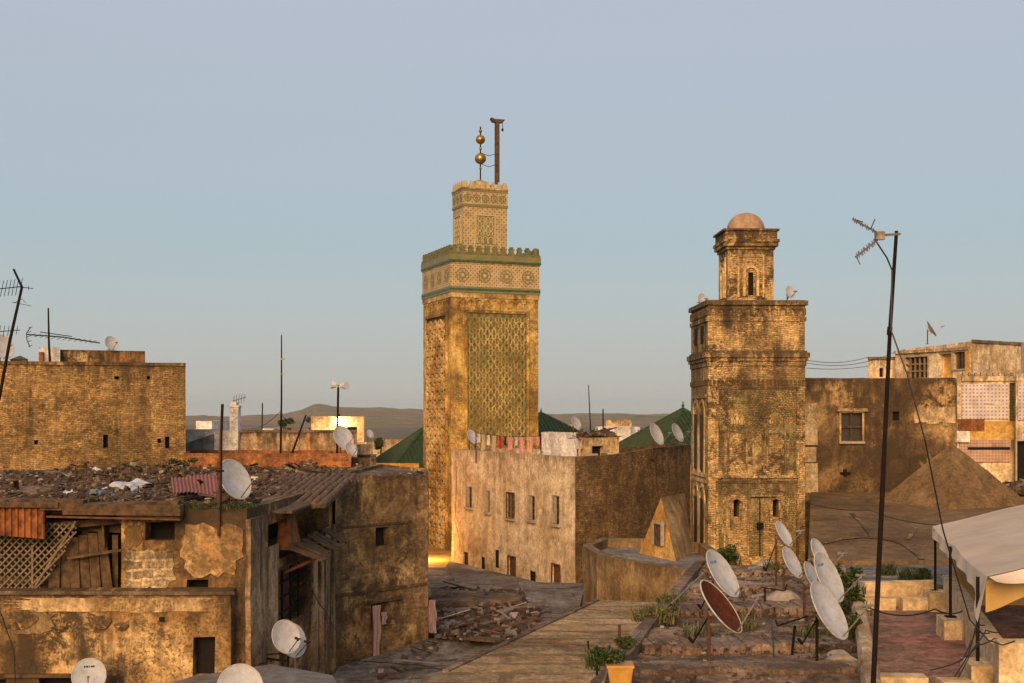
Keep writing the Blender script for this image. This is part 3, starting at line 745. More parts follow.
def minaret_old():
    k = .0391; Z = lambda py: (HY-py)*k+H
    X0, Y0, S = 7.66, 50.0, 3.82; U = lambda px: (px-708)*.0394
    t = thing('minaret', 'shorter weathered brick minaret with a small dome on its lantern and blind arches', 'minaret', (X0, Y0, 0), rz=R(2))
    fs = {s: FaceMap(s, S) for s in ('front', 'left', 'right', 'back')}
    mb = MB()
    cells = {'front': [(U(733.2), U(739.2), Z(517), Z(497.5)), (U(772.5), U(778.5), Z(517), Z(497.5))]}
    for s, f in fs.items():
        hs = cells.get(s, [])
        a = spans(0, S, [q for h in hs for q in h[:2]], .45); zz = spans(0, Z(303), [q for h in hs for q in h[2:4]], .6)
        for i in range(len(a)-1):
            for j in range(len(zz)-1):
                ac = (a[i]+a[i+1])/2; zc = (zz[j]+zz[j+1])/2
                if any(h[0] < ac < h[1] and h[2] < zc < h[3] for h in hs): continue
                mb.quad(f(a[i], zz[j], 0), f(a[i+1], zz[j], 0), f(a[i+1], zz[j+1], 0), f(a[i], zz[j+1], 0))
        for h in hs:
            for p in (((h[0], h[2]), (h[0], h[3])), ((h[1], h[3]), (h[1], h[2])), ((h[0], h[3]), (h[1], h[3])), ((h[1], h[2]), (h[0], h[2]))):
                (a0, z0), (a1, z1) = p; mb.quad(f(a0, z0, 0), f(a0, z0, -.5), f(a1, z1, -.5), f(a1, z1, 0))
    mb.build('shaft', 'tower_old', t, local=True, jit=.022)
    for h in cells['front']:
        m = MB(); f = fs['front']; fbox(m, f, h[0]-.02, h[1]+.02, h[2]-.02, h[3]+.02, -.52, -.48); m.build('slit_window', 'void', t, local=True)
    def ring(z0, z1, d, S=S, off=(0, 0), m=None):
        m = m or MB(); n = 8
        for s in ('front', 'left', 'right', 'back'):
            f = FaceMap(s, S, off)
            for i in range(n):
                a0 = -d+(S+2*d)*i/n; a1 = -d+(S+2*d)*(i+1)/n
                m.quad(f(a0, z0, d), f(a1, z0, d), f(a1, z1, d), f(a0, z1, d))
        for z, rev in ((z0, 1), (z1, 0)):
            p = [(off[0]-d, off[1]-d, z), (off[0]+S+d, off[1]-d, z), (off[0]+S+d, off[1]+S+d, z), (off[0]-d, off[1]+S+d, z)]
            m.poly(p[::-1] if rev else p)
        return m
    m = ring(Z(366), Z(361), .04); ring(Z(361), Z(357.5), .1, m=m); ring(Z(357.5), Z(352.5), .16, m=m); ring(Z(352.5), Z(350.5), .07, m=m)
    m.build('cornice', 'tower_old', t, local=True, jit=.02)
    m = ring(Z(321), Z(317), .05); ring(Z(305), Z(300.5), .1, m=m); m.build('moulding', 'tower_old', t, local=True, jit=.02)
    m = MB()
    for s in fs:      # small blind arches under the top edge
        for i in range(11):
            a = S*(i+.5)/11; ribbon(m, fs[s], [(a-.12, Z(315))]+arc(a, Z(311), .12, 180, 0, 8)+[(a+.12, Z(315))], .05, -.03, .055)
    m.build('blind_arcade', 'tower_old', t, local=True)
    m = MB()
    for s in fs:      # dentils below the cornice
        for i in range(24):
            a = S*(i+.5)/24; fbox(m, fs[s], a-.045, a+.045, Z(385), Z(380), -.03, .05)
    m.build('dentil_row', 'tower_old', t, local=True)
    f = fs['front']
    # sunk fields of small carved tracery inside the frames
    def field(rects, name):
        q = MB(); r = MB()
        for (a0, a1, z0, z1) in rects:
            aa = spans(a0, a1, [], .35); zz = spans(z0, z1, [], .35)
            for i in range(len(aa)-1):
                for j in range(len(zz)-1): q.quad(f(aa[i], zz[j], .027), f(aa[i+1], zz[j], .027), f(aa[i+1], zz[j+1], .027), f(aa[i], zz[j+1], .027))
            sebka(r, f, a0+.02, a1-.02, z0+.02, z1-.02, max(1, int((a1-a0)/.2)), max(1, int((z1-z0)/.26)), .035, .055)
        o = q.build(name, 'tower_panel', t, local=True, jit=.012); r.build('tracery', 'tower_panel', o, local=True, jit=.012)
    field([(U(718.5), U(795.5), Z(433), Z(389.5)), (U(752), U(761), Z(470), Z(433.3)), (U(718.5), U(724), Z(470), Z(433.3)), (U(789), U(795.5), Z(470), Z(433.3))], 'carved_field')
    field([(U(718.5), U(795.5), Z(494.5), Z(483.5)), (U(718.5), U(728), Z(556), Z(494.8)), (U(747), U(764.5), Z(556), Z(494.8)), (U(784), U(795.5), Z(556), Z(494.8))], 'carved_field')
    # panels framed in brick with lobed arches
    def frame(a0, a1, z0, z1, f=f, w=.1, d=.07, sill=True):
        m = MB(); fbox(m, f, a0-w, a0, z0, z1+w, -.03, d); fbox(m, f, a1, a1+w, z0, z1+w, -.03, d); fbox(m, f, a0, a1, z1, z1+w, -.03, d-.003)
        if sill: fbox(m, f, a0-w, a1+w, z0-.12, z0, -.03, d+.05)
        return m.build('frame', 'tower_old', t, local=True, jit=.012)
    frame(U(718), U(796), Z(475), Z(389)); frame(U(718), U(796), Z(558), Z(483), sill=False)
    m = MB()
    for c in (U(737.2), U(775.8)):
        zc = Z(419); d = MB(); d.poly([f(c+.28*math.cos(q_), zc+.28*math.sin(q_), .045) for q_ in [math.pi*k_/12 for k_ in range(13)]]+[f(c-.28, zc-.18, .045), f(c+.28, zc-.18, .045)]); d.build('arch_infill', 'carved', t, local=True, jit=.012)
        ribbon(m, f, arc(c, zc, .34, -25, 205, 24), .07, -.03, .075)
        ribbon(m, f, arc(c, zc, .46, -15, 195, 36, 9, .18), .05, -.03, .065)
        ribbon(m, f, arc(c, zc+.04, .62, 0, 180, 40, 11, .1), .05, -.03, .06)
        for sx in (-1, 1): fbox(m, f, c+sx*.36-.03, c+sx*.36+.03, Z(470), zc-.1, -.03, .055)
    m.build('lobed_arches', 'tower_panel', t, local=True, jit=.015)
    m = MB()
    for c in (U(736.2), U(775.5)):
        pts = [(c-.2, Z(529))]+[(c-.2, Z(510))]+arc(c, Z(505), .28, 200, -20, 16)+[(c+.2, Z(510)), (c+.2, Z(529))]
        ribbon(m, f, pts, .1, -.03, .09)
        ribbon(m, f, arc(c, Z(503), .46, -10, 190, 30, 9, .15), .08, -.03, .06)
        fbox(m, f, c-.5, c-.43, Z(556), Z(505), -.03, .06); fbox(m, f, c+.43, c+.5, Z(556), Z(505), -.03, .06)
    m.build('window_arches', 'tower_old', t, local=True, jit=.01)
    l = fs['left']; m = MB()
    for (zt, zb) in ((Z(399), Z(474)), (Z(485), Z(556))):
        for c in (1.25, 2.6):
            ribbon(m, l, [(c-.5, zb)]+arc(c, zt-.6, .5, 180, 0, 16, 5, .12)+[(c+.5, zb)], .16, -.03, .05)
            dk = MB(); dk.quad(l(c-.42, zb+.1, .03), l(c+.42, zb+.1, .03), l(c+.42, zt-.6, .03), l(c-.42, zt-.6, .03)); dk.build('painted_arch_recess', 'arch_shade', t, local=True)  # flat dark sheet, the arch's shade put into its colour
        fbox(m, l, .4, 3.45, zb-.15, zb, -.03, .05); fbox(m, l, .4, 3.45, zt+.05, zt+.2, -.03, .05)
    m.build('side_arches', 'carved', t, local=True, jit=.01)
    l2 = fs['left']
    for c in (1.2, 2.6):
        dk = MB(); fbox(dk, l2, c-.3, c+.3, Z(342), Z(324), -.03, .03); dk.build('side_niche', 'void', t, local=True)
    m = MB(); m.box(-.03, S+.03, -.03, S+.03, Z(301), Z(300)); m.build('terrace', 'dirt_roof', t, local=True)
    # lantern
    kz = .0398; ZL = lambda py: (HY-py)*kz+H; LS = 1.84; ox, oy = .98, 1.0
    L = {s: FaceMap(s, LS, (ox, oy)) for s in fs}; mb = MB()
    hole = (LS/2-.1, LS/2+.1, ZL(295), ZL(272))
    for s, g in L.items():
        hs = [hole] if s in ('front', 'back') else []
        a = spans(0, LS, [q for h in hs for q in h[:2]], .3); zz = spans(Z(301), ZL(244), [q for h in hs for q in h[2:4]], .4)
        for i in range(len(a)-1):
            for j in range(len(zz)-1):
                ac = (a[i]+a[i+1])/2; zc = (zz[j]+zz[j+1])/2
                if any(h[0] < ac < h[1] and h[2] < zc < h[3] for h in hs): continue
                mb.quad(g(a[i], zz[j], 0), g(a[i+1], zz[j], 0), g(a[i+1], zz[j+1], 0), g(a[i], zz[j+1], 0))
    lan = mb.build('lantern', 'tower_old', t, local=True, jit=.012)
    g = L['front']; m = MB(); fbox(m, g, hole[0]-.01, hole[1]+.01, hole[2]-.01, hole[3]+.01, -.2, -.15); m.build('slit_window', 'void', lan, local=True)
    m = MB(); c = LS/2
    for s in L:
        g = L[s]
        ribbon(m, g, [(c-.27, ZL(296))]+arc(c, ZL(273), .27, 180, 0, 12)+[(c+.27, ZL(296))], .1, -.02, .08)
        ribbon(m, g, [(c-.5, ZL(297)), (c-.5, ZL(256)), (c+.5, ZL(256)), (c+.5, ZL(297))], .07, -.02, .05)
        ribbon(m, g, arc(c, ZL(270), .36, 10, 170, 20, 5, .12), .06, -.02, .04)
    m.build('arch_frame', 'carved', lan, local=True)
    m = ring(ZL(249), ZL(246), .06, LS, (ox, oy)); ring(ZL(246), ZL(242), .16, LS, (ox, oy), m=m); ring(ZL(242), ZL(239), .2, LS, (ox, oy), m=m); ring(ZL(239), ZL(230.5), .12, LS, (ox, oy), m=m); ring(ZL(230.5), ZL(228.5), .2, LS, (ox, oy), m=m)
    m.build('cornice', 'tower_old', lan, local=True, jit=.012)
    m = MB(); r = .76; m.lathe([(r, 0), (r*1.0, .12)]+[(max(.01, r*math.cos(R(q))), .12+r*.9*math.sin(R(q))) for q in range(10, 91, 8)], (ox+LS/2, oy+LS/2, ZL(229)), 28)
    m.build('dome', 'dome', lan, local=True, smooth=True, jit=.006)
    # dark pipe and box put in for shadows and an aerial mast
    m = MB(); f = fs['front']; m.tube([f(U(759), Z(497), .12), f(U(759), Z(556), .12)], .02, 6); m.tube([f(U(750), Z(497), .1), f(U(775), Z(497), .1)], .02, 6)
    m.box(*(lambda p: (p[0]-.12, p[0]+.12, p[1]-.08, p[1]+.08, p[2]-.12, p[2]+.12))(f(U(759.3), Z(525.5), .1)))
    m.build('shadow_standin_pipe', 'iron', t, local=True)
    return t
# ================================================================ the place
# ---- ground, hills
mb = MB(); mb.quad((-15000, -15000, -.5), (15000, -15000, -.5), (15000, 15000, -.5), (-15000, 15000, -.5))
m, nt, b = newmat('ground_earth'); uv, pos = coords(nt)
nt.links.new(ramp(nt, noi(nt, pos, .01, 6, .6), [(.35, (.10, .075, .045)), (.55, (.14, .10, .06)), (.7, (.07, .08, .035))]), b.inputs['Base Color'])
tag(mb.build('ground', m, local=True), kind='structure')

RID = [(-700, 411), (-100, 414), (100, 416), (190, 417), (254, 416.5), (289, 413.5), (300, 411), (307, 408.5), (315, 405), (322, 405.5), (336, 407.5), (365, 408.5), (395, 409.5), (421, 411), (480, 412), (545, 414.2), (620, 414.5), (690, 414.6), (800, 413), (1100, 411), (1700, 409)]
def ridge(px):
    for (a, ya), (c, yc) in zip(RID, RID[1:]):
        if a <= px <= c: return ya+(yc-ya)*(px-a)/(c-a)
    return RID[0][1] if px < RID[0][0] else RID[-1][1]
def hills(name, Y0, Y1, off, mat, amp, lo=-700, hi=1700, step=6):
    mb = MB(); cols = int((hi-lo)/step)+1; rows = 26; g = []
    for j in range(rows):
        t = j/(rows-1); Y = Y0+(Y1-Y0)*t
        for i in range(cols):
            px = lo+i*step; X = (px-512)/F*Y
            top = H+(HY-ridge(px)+off)/F*Y1
            s = min(1, t/.92); s = s*s*(3-2*s) if t < .92 else 1-(t-.92)*1.5
            z = -2+(top+2)*s
            if .02 < t: z += amp*mnoise.fractal(Vector((X/260, Y/260, 0)), 1, 2, 5)*math.sin(math.pi*min(1, t/.9))*1.0 + (7*mnoise.fractal(Vector((X/90, Y/200, 5)), 1, 2, 4) if t > .55 else 0)
            g.append((X, Y, z))
    mb.v = g
    for j in range(rows-1):
        for i in range(cols-1):
            a = j*cols+i; mb.f.append((a, a+1, a+cols+1, a+cols))
    return tag(mb.build(name, mat, local=True, smooth=True), kind='structure')
def hillmat(name, st, sc_=.004):
    m, nt, b = newmat(name); uv, pos = coords(nt)
    n = noi(nt, mapped(nt, pos, (1, .5, 2)), sc_, 10, .65, .5)
    c = ramp(nt, n, st)
    c = mix(nt, ramp(nt, noi(nt, pos, sc_*16, 3, .8), [(.56, 0.), (.62, .8)]), c, (.03, .045, .02))
    nt.links.new(c, b.inputs['Base Color']); return m
hills('hills', 1300, 4200, 0, hillmat('hill_earth', [(.36, (.06, .1, .03)), (.43, (.26, .12, .07)), (.49, (.12, .14, .045)), (.54, (.3, .15, .09)), (.6, (.1, .12, .04)), (.68, (.4, .24, .15))], .005), 6)

# ---- far roofs and trees of the old town
def box_house(name, label, x0, x1, yt, Y, depth, mat, yb=None, **kw):
    a = at(x0, Y); c = at(x1, Y)
    return House(name, label, 'house', [a, c, (c[0]+.02*depth, Y+depth), (a[0]+.02*depth, Y+depth)], zat(yt, Y), mat, **kw)
# A large ochre brick house on the left
Rr = Vector(at(185.5, 55)); tt = Vector((.966, .258)); dd = Vector((-.262, .965))
A = House('brick_house', 'big blank ochre brick house on the left, square topped with a few tiny slots', 'house',
    [tuple(Rr-tt*21), tuple(Rr), tuple(Rr+dd*9), tuple(Rr-tt*21+dd*9)], zat(363, 55), 'ochre_brick',
    holes={0: [(103, 108, 435, 448), (165, 169.5, 437, 448.5), (157.5, 161, 438.5, 443), (34.5, 38, 440, 444.5), (114, 119, 376, 379.5), (147, 150, 376, 379)]}, parapet=.2)
for i in range(6): A.window(0, i, 'vent_slot')
A.ledge(0, -60, 185.3, 361.8, 365, .07, 'coping', 'ochre_plaster')
up = MB(); up.prism([at(60, 58), at(145, 59.5), at(143, 64), at(60, 63)], zat(368, 58), zat(349.5, 58)); up.build('roof_room', 'ochre_plaster', A.root, jit=.03)
up = MB(); up.prism([at(39, 57), at(60, 57.4), at(60, 60), at(39, 60)], zat(368, 57), zat(347, 57)); w = up.build('stair_head', 'white_wall', A.root, jit=.03)
up = MB(); up.box(at(39.6, 57)[0], at(43.5, 57)[0], 56.9, 57.05, zat(361, 57), zat(352, 57)); up.build('shutter', 'red_brick', w)
# small green tiled roof peeking over it
Yg = 62; tg = thing('tiled_roof', 'tip of a small green tiled roof showing over the top left brick wall', 'roof', P3(20, 365, Yg))
mb = MB(); mb.prism([at(10, Yg), at(28, Yg), at(28, Yg+2), at(10, Yg+2)], zat(372, Yg), zat(359.5, Yg)); mb.build('wall', 'ochre_plaster', tg)
mb = MB(); q = [P3(9, 359.5, Yg-.1), P3(29, 359.5, Yg-.1), P3(29, 359.5, Yg+2.2), P3(9, 359.5, Yg+2.2)]; ap = P3(20, 355.5, Yg+1)
for i in range(4): mb.poly([q[i], q[(i+1) % 4], ap])
mb.build('tiles', 'roof_tile', tg)

# B front-left house
Bf = [(-16.5, 30.0), (-6.22, 30.0), (-5.62, 39.8), (-5.75, 52.6), (-13.9, 52.8), (-21, 51.2)]
Bz = H-2.2
B = House('ruined_house', 'crumbling ochre house in the near left corner with an open loft of planks and lattice', 'house', Bf, Bz, 'ochre_plaster',
    holes={0: [(-120, 121, 514, 592, 2.6), (145, 175, 522, 540, .5), (187, 208, 580, 591, .4)],
           1: [(268, 329, 513, 549, 1.6), (277, 309, 563, 622, .5)]}, parapet=.06, jit=.03, step=.45)
B.window(0, 0, 'loft_opening'); B.window(0, 1); B.window(0, 2)
B.window(1, 0, 'loft_opening')
B.window(1, 1, 'window', frame='wood', bars=(4, 4, 'iron', .045), pane='rust_wood', lab='tall barred window with brown boards behind')
# proud lower storey
mb = MB(); wl = Wall((-16.3, 29.45), (-6.47, 29.45), 0, H-4.09)
hl = [wl.rect(193, 215, 637, 676), wl.rect(-40, 6, 679, 720), wl.rect(39, 78, 677, 720)]
wl.grid(mb, hl, .3, .45)
n = 24
for i in range(n):
    x0 = -16.3+9.83*i/n; x1 = -16.3+9.83*(i+1)/n; mb.quad((x0, 29.45, H-4.09), (x1, 29.45, H-4.09), (x1, 30.02, H-4.04), (x0, 30.02, H-4.04))
mb.quad((-6.47, 29.45, 0), (-6.47, 30.02, 0), (-6.47, 30.02, H-4.04), (-6.47, 29.45, H-4.09))
lw = mb.build('lower_wall', 'ochre_plaster', B.root, jit=.03)
for h in hl:
    m = MB(); wl.slab(m, h[0]-.01, h[1]+.01, h[2]-.01, h[3]+.01, -.36, -.3); m.build('window', 'void', B.root)
m = MB(); wl.slab(m, *wl.rect(-40, 72, 673.5, 677), -.02, .1); m.build('lintel', 'wood', B.root, jit=.01)
# grime beam under the ledge and a lump of fallen render
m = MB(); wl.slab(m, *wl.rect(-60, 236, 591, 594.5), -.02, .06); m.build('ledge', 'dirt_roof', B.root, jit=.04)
for (cx, cy, w_, h_) in ((101, 622, 11, 7), (60, 628, 8, 3), (122, 626, 7, 4), (18, 620, 20, 9)):
    m = MB(); u0, u1, z0, z1 = wl.rect(cx-w_, cx+w_, cy-h_, cy+h_)
    pts = [wl.p((u0+u1)/2+(u1-u0)/2*math.cos(a)*(1+.15*math.sin(3*a)), (z0+z1)/2+(z1-z0)/2*math.sin(a), .07) for a in [k*math.pi/9 for k in range(18)]]
    c = wl.p((u0+u1)/2, (z0+z1)/2, .11)
    for k in range(18): m.poly([pts[k], pts[(k+1) % 18], c])
    m.build('fallen_render', 'ochre_plaster', B.root, jit=.03)
m = MB(); wl.slab(m, *wl.rect(160, 164.5, 617, 621), .0, .09); m.build('drain_hole', 'void', B.root)
# loft: boards, lattice, rusty sheet, eave
Yw = 29.93
def fr(px, py, Y=Yw): return Vector(P3(px, py, Y))
m = MB()
for i, (x0, x1, xt0, xt1, ya, yb) in enumerate(((48, 59, 52, 62, 531, 592), (59.5, 70, 62.5, 72, 538, 592), (71, 80, 68, 78, 537, 592), (80.5, 91, 78.5, 87, 535, 592), (91.5, 101, 87.5, 97, 533, 592), (101.5, 113, 97.5, 105, 530, 592))):
    a, b2, c, d = fr(x0, yb, 30.1+.1*(i % 2)), fr(x1, yb, 30.1+.1*(i % 2)), fr(xt1, ya, 30.3), fr(xt0, ya, 30.3)
    o = Vector((0, .03, 0)); m.hexa([a, b2, b2+o, a+o, d, c, c+o, d+o])
m.build('leaning_boards', 'wood', B.root, jit=.02)
m = MB(); m.bar(fr(68, 558, 30.05), fr(122, 550, 30.05), .12, .06); m.bar(fr(116, 535, 30.5), fr(116, 592, 30.5), .14); m.bar(fr(86, 525, 30.6), fr(88, 592, 30.6), .14); m.bar(fr(106, 522, 30.4), fr(107, 545, 30.4), .5, .05)
m.bar(fr(30, 528, 30.2), fr(122, 520, 30.2), .16); m.bar(fr(30, 523, 30.6), fr(122, 528, 30.6), .22)
m.build('props', 'wood', B.root, jit=.01)
m = MB()
def inlat(p):   # lattice outline: slopes down to the right
    x, y = p; return -30 < x < 77 and 520 < y < 590.5 and y > 522+max(0, (x-74))*2 and (x < 34 or y < 591-(x-34)*1.55+8 or x < 34)
def clip_line(x0, y0, x1, y1, step=.02):
    seg = []; cur = None
    for k in range(int(1/step)+1):
        t = k*step; p = (x0+(x1-x0)*t, y0+(y1-y0)*t)
        if inlat(p):
            if cur is None: cur = [p, p]
            cur[1] = p
        elif cur: seg.append(cur); cur = None
    if cur: seg.append(cur)
    return seg
for k in range(-8, 20):
    for s in (1, -1):
        x0 = -40+k*7.2
        for a, b2 in clip_line(x0 if s > 0 else x0+70, 520, x0+70 if s > 0 else x0, 592): m.bar(fr(*a, Yw+.02*s), fr(*b2, Yw+.02*s), .035, .018, up=(0, 1, 0))
m.bar(fr(-30, 590), fr(34, 590), .07); m.bar(fr(32.5, 545), fr(32.5, 591), .05); m.bar(fr(76, 521), fr(34, 588), .05)
m.build('lattice_screen', 'lattice', B.root)
m = MB(); n = 40
for i in range(n):
    for s in range(1):
        x0, x1 = -20+65*i/n, -20+65*(i+1)/n; d0, d1 = (.04*math.sin(i*math.pi/2+.4), .04*math.sin((i+1)*math.pi/2+.4))
        yt0, yt1 = 504.5+2*(x0+20)/65, 504.5+2*(x1+20)/65; yb0, yb1 = 534+5*(x0+20)/65, 534+5*(x1+20)/65
        a, b2, c, e = fr(x0, yb0, 29.4+d0), fr(x1, yb1, 29.4+d1), fr(x1, yt1, 29.7+d1), fr(x0, yt0, 29.7+d0); o = Vector((0, .02, 0))
        m.hexa([a, b2, b2+o, a+o, e, c, c+o, e+o])
m.build('rusty_sheet', 'rust', B.root)
m = MB()
for (x0, y0, x1, y1, h, Y) in ((42, 506, 182, 508, .16, 29.75), (65, 512, 182, 513, .1, 29.7), (85, 505.5, 180, 503, .12, 29.9), (-30, 501, 85, 503, .16, 29.8), (-30, 504, 60, 504.5, .12, 29.7), (120, 514, 181, 517.5, .12, 29.85)):
    m.bar(fr(x0, y0, Y), fr(x1, y1, Y), .35, h)
m.build('eave_planks', 'wood', B.root, jit=.04)
m = MB(); m.bar(fr(47, 516.5, 29.6), fr(181, 519.5, 29.6), .12, .04); m.bar(fr(64, 510, 29.62), fr(150, 512, 29.62), .1, .03); m.build('eave_edge', 'rust_wood', B.root, jit=.02)
# side wall pilasters and stains, canopy of rotten boards
ws = Wall((-6.22, 30.0), (-5.62, 39.8), 0, Bz)
m = MB()
for x0, x1, y0, y1, o in ((241, 262, 517, 700, .10), (262.5, 277, 552, 700, .05)):
    u0, u1 = ws.u(x0), ws.u(x1); z1 = zat(y0, 30.8)
    u0 = max(u0, -.02)
    for j in range(10): ws.slab(m, u0, u1, H-8.5+(z1-H+8.5)*j/10, H-8.5+(z1-H+8.5)*(j+1)/10, -.02, o)
m.build('pilaster', 'shed_plaster', B.root, jit=.04)
m = MB()
for x0, x1, o in ((311, 315.5, .07), (318, 321, .09), (324, 328, .06), (331, 334, .09)):
    u0, u1 = ws.u(x0), ws.u(x1); ws.slab(m, u0, u1, H-8.2, H-3.4, -.02, o)
m.build('downpipe_boxing', 'shed_plaster', B.root, jit=.02)
m = MB(); wz = [(34.2, 38.6)]
for k in range(9):
    y0 = 33.3+k*.62; z = H-3.62+.05*math.sin(k*2)
    m.bar((-6.05+.06*(y0-30), y0, z+.22), (-4.95+random.uniform(-.15, .15), y0+random.uniform(-.2, .2), z-.16), .5, .04)
cn = m.build('canopy', 'wood', B.root, jit=.05)
for k in range(5): m = MB(); y0 = 33.6+k*1.15; m.bar((-6.0, y0, H-4.15), (-5.1, y0, H-3.75), .07); m.build('canopy_bracket', 'rust_wood', B.root)
m = MB(); m.bar((-5.95, 33.0, H-2.62), (-5.6, 39.4, H-2.5), .35, .1); m.bar((-5.75, 32.0, H-2.42), (-5.4, 39.4, H-2.36), .5, .06); m.build('loft_beam', 'wood', B.root, jit=.03)
m = MB(); m.hexa([(-6.1, 33.2, H-3.5), (-5.75, 33.1, H-3.5), (-5.7, 34.6, H-3.5), (-6.1, 34.6, H-3.5), (-6.1, 33.5, H-2.65), (-5.9, 33.5, H-2.6), (-5.85, 34.5, H-2.75), (-6.1, 34.5, H-2.7)]); m.build('rusty_drum', 'rust', B.root, jit=.06)
# patches on the upper wall
wb = B.walls[0]
def ragged(wall, x0, x1, y0, y1, mat, name, out=.09, seed=1, n=28):
    random.seed(seed); u0, u1, z0_, z1_ = wall.rect(x0, x1, y0, y1); cu, cz = (u0+u1)/2, (z0_+z1_)/2; pts = []
    for k in range(n):
        a = 2*math.pi*k/n; ca, sa = math.cos(a), math.sin(a); q = 1/max(abs(ca), abs(sa))**.8*random.uniform(.8, 1.08)
        pts.append((cu+(u1-u0)/2*ca*q, cz+(z1_-z0_)/2*sa*q))
    m = MB(); m.poly([wall.p(u, z, out) for u, z in pts])
    for k in range(n): a, b_ = pts[k], pts[(k+1) % n]; m.quad(wall.p(*a, -.02), wall.p(*b_, -.02), wall.p(*b_, out), wall.p(*a, out))
    m.build(name, mat, B.root)
ragged(wb, 124, 176, 548, 590, 'block_masonry', 'bare_block_patch', .028, 3)
ragged(wb, 179, 243, 524, 577, 'peach_plaster', 'plaster_patch', .034, 5)
ragged(wb, 124, 143, 524, 547, 'peach_plaster', 'plaster_patch', .03, 7)
ragged(wl, 2, 55, 612, 634, 'tan_wall', 'plaster_patch', .036, 9)
ragged(wl, 5, 225, 597, 612, 'peach_plaster', 'plaster_patch', .028, 12, 60)
random.seed(77)
# things lying on its roof
z0 = Bz-.06; zf = lambda x, y: z0
rubble('roof_debris', [(-15, 30.3), (-6.4, 30.3), (-6.2, 52), (-19, 50)], 7500, 'rubble', 'loose rubble, planks and scrap heaped over the near left flat roof', .03, .16, .015, .5, zf, clump=.85)
rubble('roof_debris', [(-14, 30.0), (-7, 30.0), (-7, 33.4), (-14, 33.4)], 300, 'rubble', 'broken boards and stones along the eave of the near left roof', .04, .14, .04, .1, zf)
rubble('roof_debris', [(-14.5, 44.0), (-6.2, 44.5), (-6.1, 52.4), (-18, 50.3)], 1500, 'rubble', 'bank of grey rubble at the foot of the big ochre brick house', .05, .2, .01, .45, zf)
def crumple(name, label, cat, c, sx, sy, sz, mat, seed=0, parent=None):
    mb = MB(); n = 14; g = []
    for j in range(n+1):
        for i in range(n+1):
            u, v = i/n*2-1, j/n*2-1; q = max(0, 1-(u*u+v*v)/1.6)
            z = sz*q**.6*(.6+.6*mnoise.noise(Vector((u*2.5+seed, v*2.5, seed)))) + .03*mnoise.noise(Vector((u*7, v*7, seed+5)))
            g.append((c[0]+u*sx, c[1]+v*sy, c[2]+max(0, z)))
    mb.v = g
    for j in range(n):
        for i in range(n): a = j*(n+1)+i; mb.f.append((a, a+1, a+n+2, a+n+1))
    return tag(mb.build(name, mat), label, cat)
def on_roof(px, py, z=z0): return onz(px, py, z)
c = on_roof(128, 489); crumple('plastic_sheet', 'pale plastic sheet crumpled on the near left roof beside blue scraps', 'plastic sheet', c, .5, 1.4, .35, 'plastic_white', 1)
c = on_roof(97, 495); crumple('plastic_sheet', 'blue plastic scrap on the near left rubble roof, left of the other blue one', 'plastic sheet', c, .3, .5, .2, 'plastic_blue', 2)
c = on_roof(135, 496); crumple('plastic_sheet', 'long blue plastic strip at the eave of the near left roof', 'plastic sheet', c, .6, .4, .16, 'plastic_blue', 3)
c = on_roof(150, 494); crumple('plastic_sheet', 'small yellow plastic scrap beside the blue strip on the near left roof', 'plastic sheet', c, .25, .4, .14, 'plastic_yellow', 4)
c = on_roof(92, 473.5); crumple('plastic_sheet', 'small white rag at the foot of the big ochre brick wall', 'plastic sheet', c, .35, .5, .3, 'plastic_white', 5)
c = on_roof(70, 494.5); crumple('plastic_sheet', 'white torn bag near the middle of the near left rubble roof', 'plastic sheet', c, .25, .5, .15, 'plastic_white', 6)
random.seed(21)
for i, (px, py) in enumerate(((20, 484), (45, 476), (60, 489), (108, 479), (128, 473), (160, 482), (30, 494), (255, 470), (285, 472), (310, 471), (245, 485), (88, 486))):
    c = on_roof(px, py); crumple('scrap_sheet', 'crumpled dark scrap sheet lying among the rubble of the near left roof', 'scrap sheet', c, random.uniform(.5, .9), random.uniform(.5, 1.3), random.uniform(.12, .3), ['wood', 'grey_sheet', 'dirt_roof', 'rust_wood'][i % 4], 30+i)['group'] = 'scrap sheets on the near left roof'
for i, (px, py) in enumerate(((450, 598), (470, 606), (500, 597), (525, 612), (455, 628), (510, 628), (480, 617))):
    c = onz(px, py, H-7.48); crumple('scrap_sheet', 'crumpled sheet lying on the collapsed grey roof in the middle', 'scrap sheet', c, random.uniform(.5, 1.0), random.uniform(.8, 1.6), random.uniform(.1, .25), ['grey_sheet', 'grey_roof', 'rust_wood', 'dirt_roof'][i % 4], 50+i)['group'] = 'scrap sheets on the collapsed roof'
# red corrugated sheet
m = MB(); n = 48
a0, a1, b0, b1 = Vector(P3(173, 494, 33)), Vector(P3(219, 494, 33)), Vector(P3(171, 476, 37)), Vector(P3(216, 476, 37))
for i in range(n):
    for j in range(4):
        def q(i, j): p = a0.lerp(a1, i/n).lerp(b0.lerp(b1, i/n), j/4); return p+Vector((0, 0, .03*math.sin(i*math.pi/2)+.05*math.sin(i/n*5+j)))
        m.quad(q(i, j), q(i+1, j), q(i+1, j+1), q(i, j+1))
m2 = m.build('corrugated_sheet', 'pink_sheet'); tag(m2, 'faded red corrugated sheet lying on the near left roof by a dish', 'roof sheet')
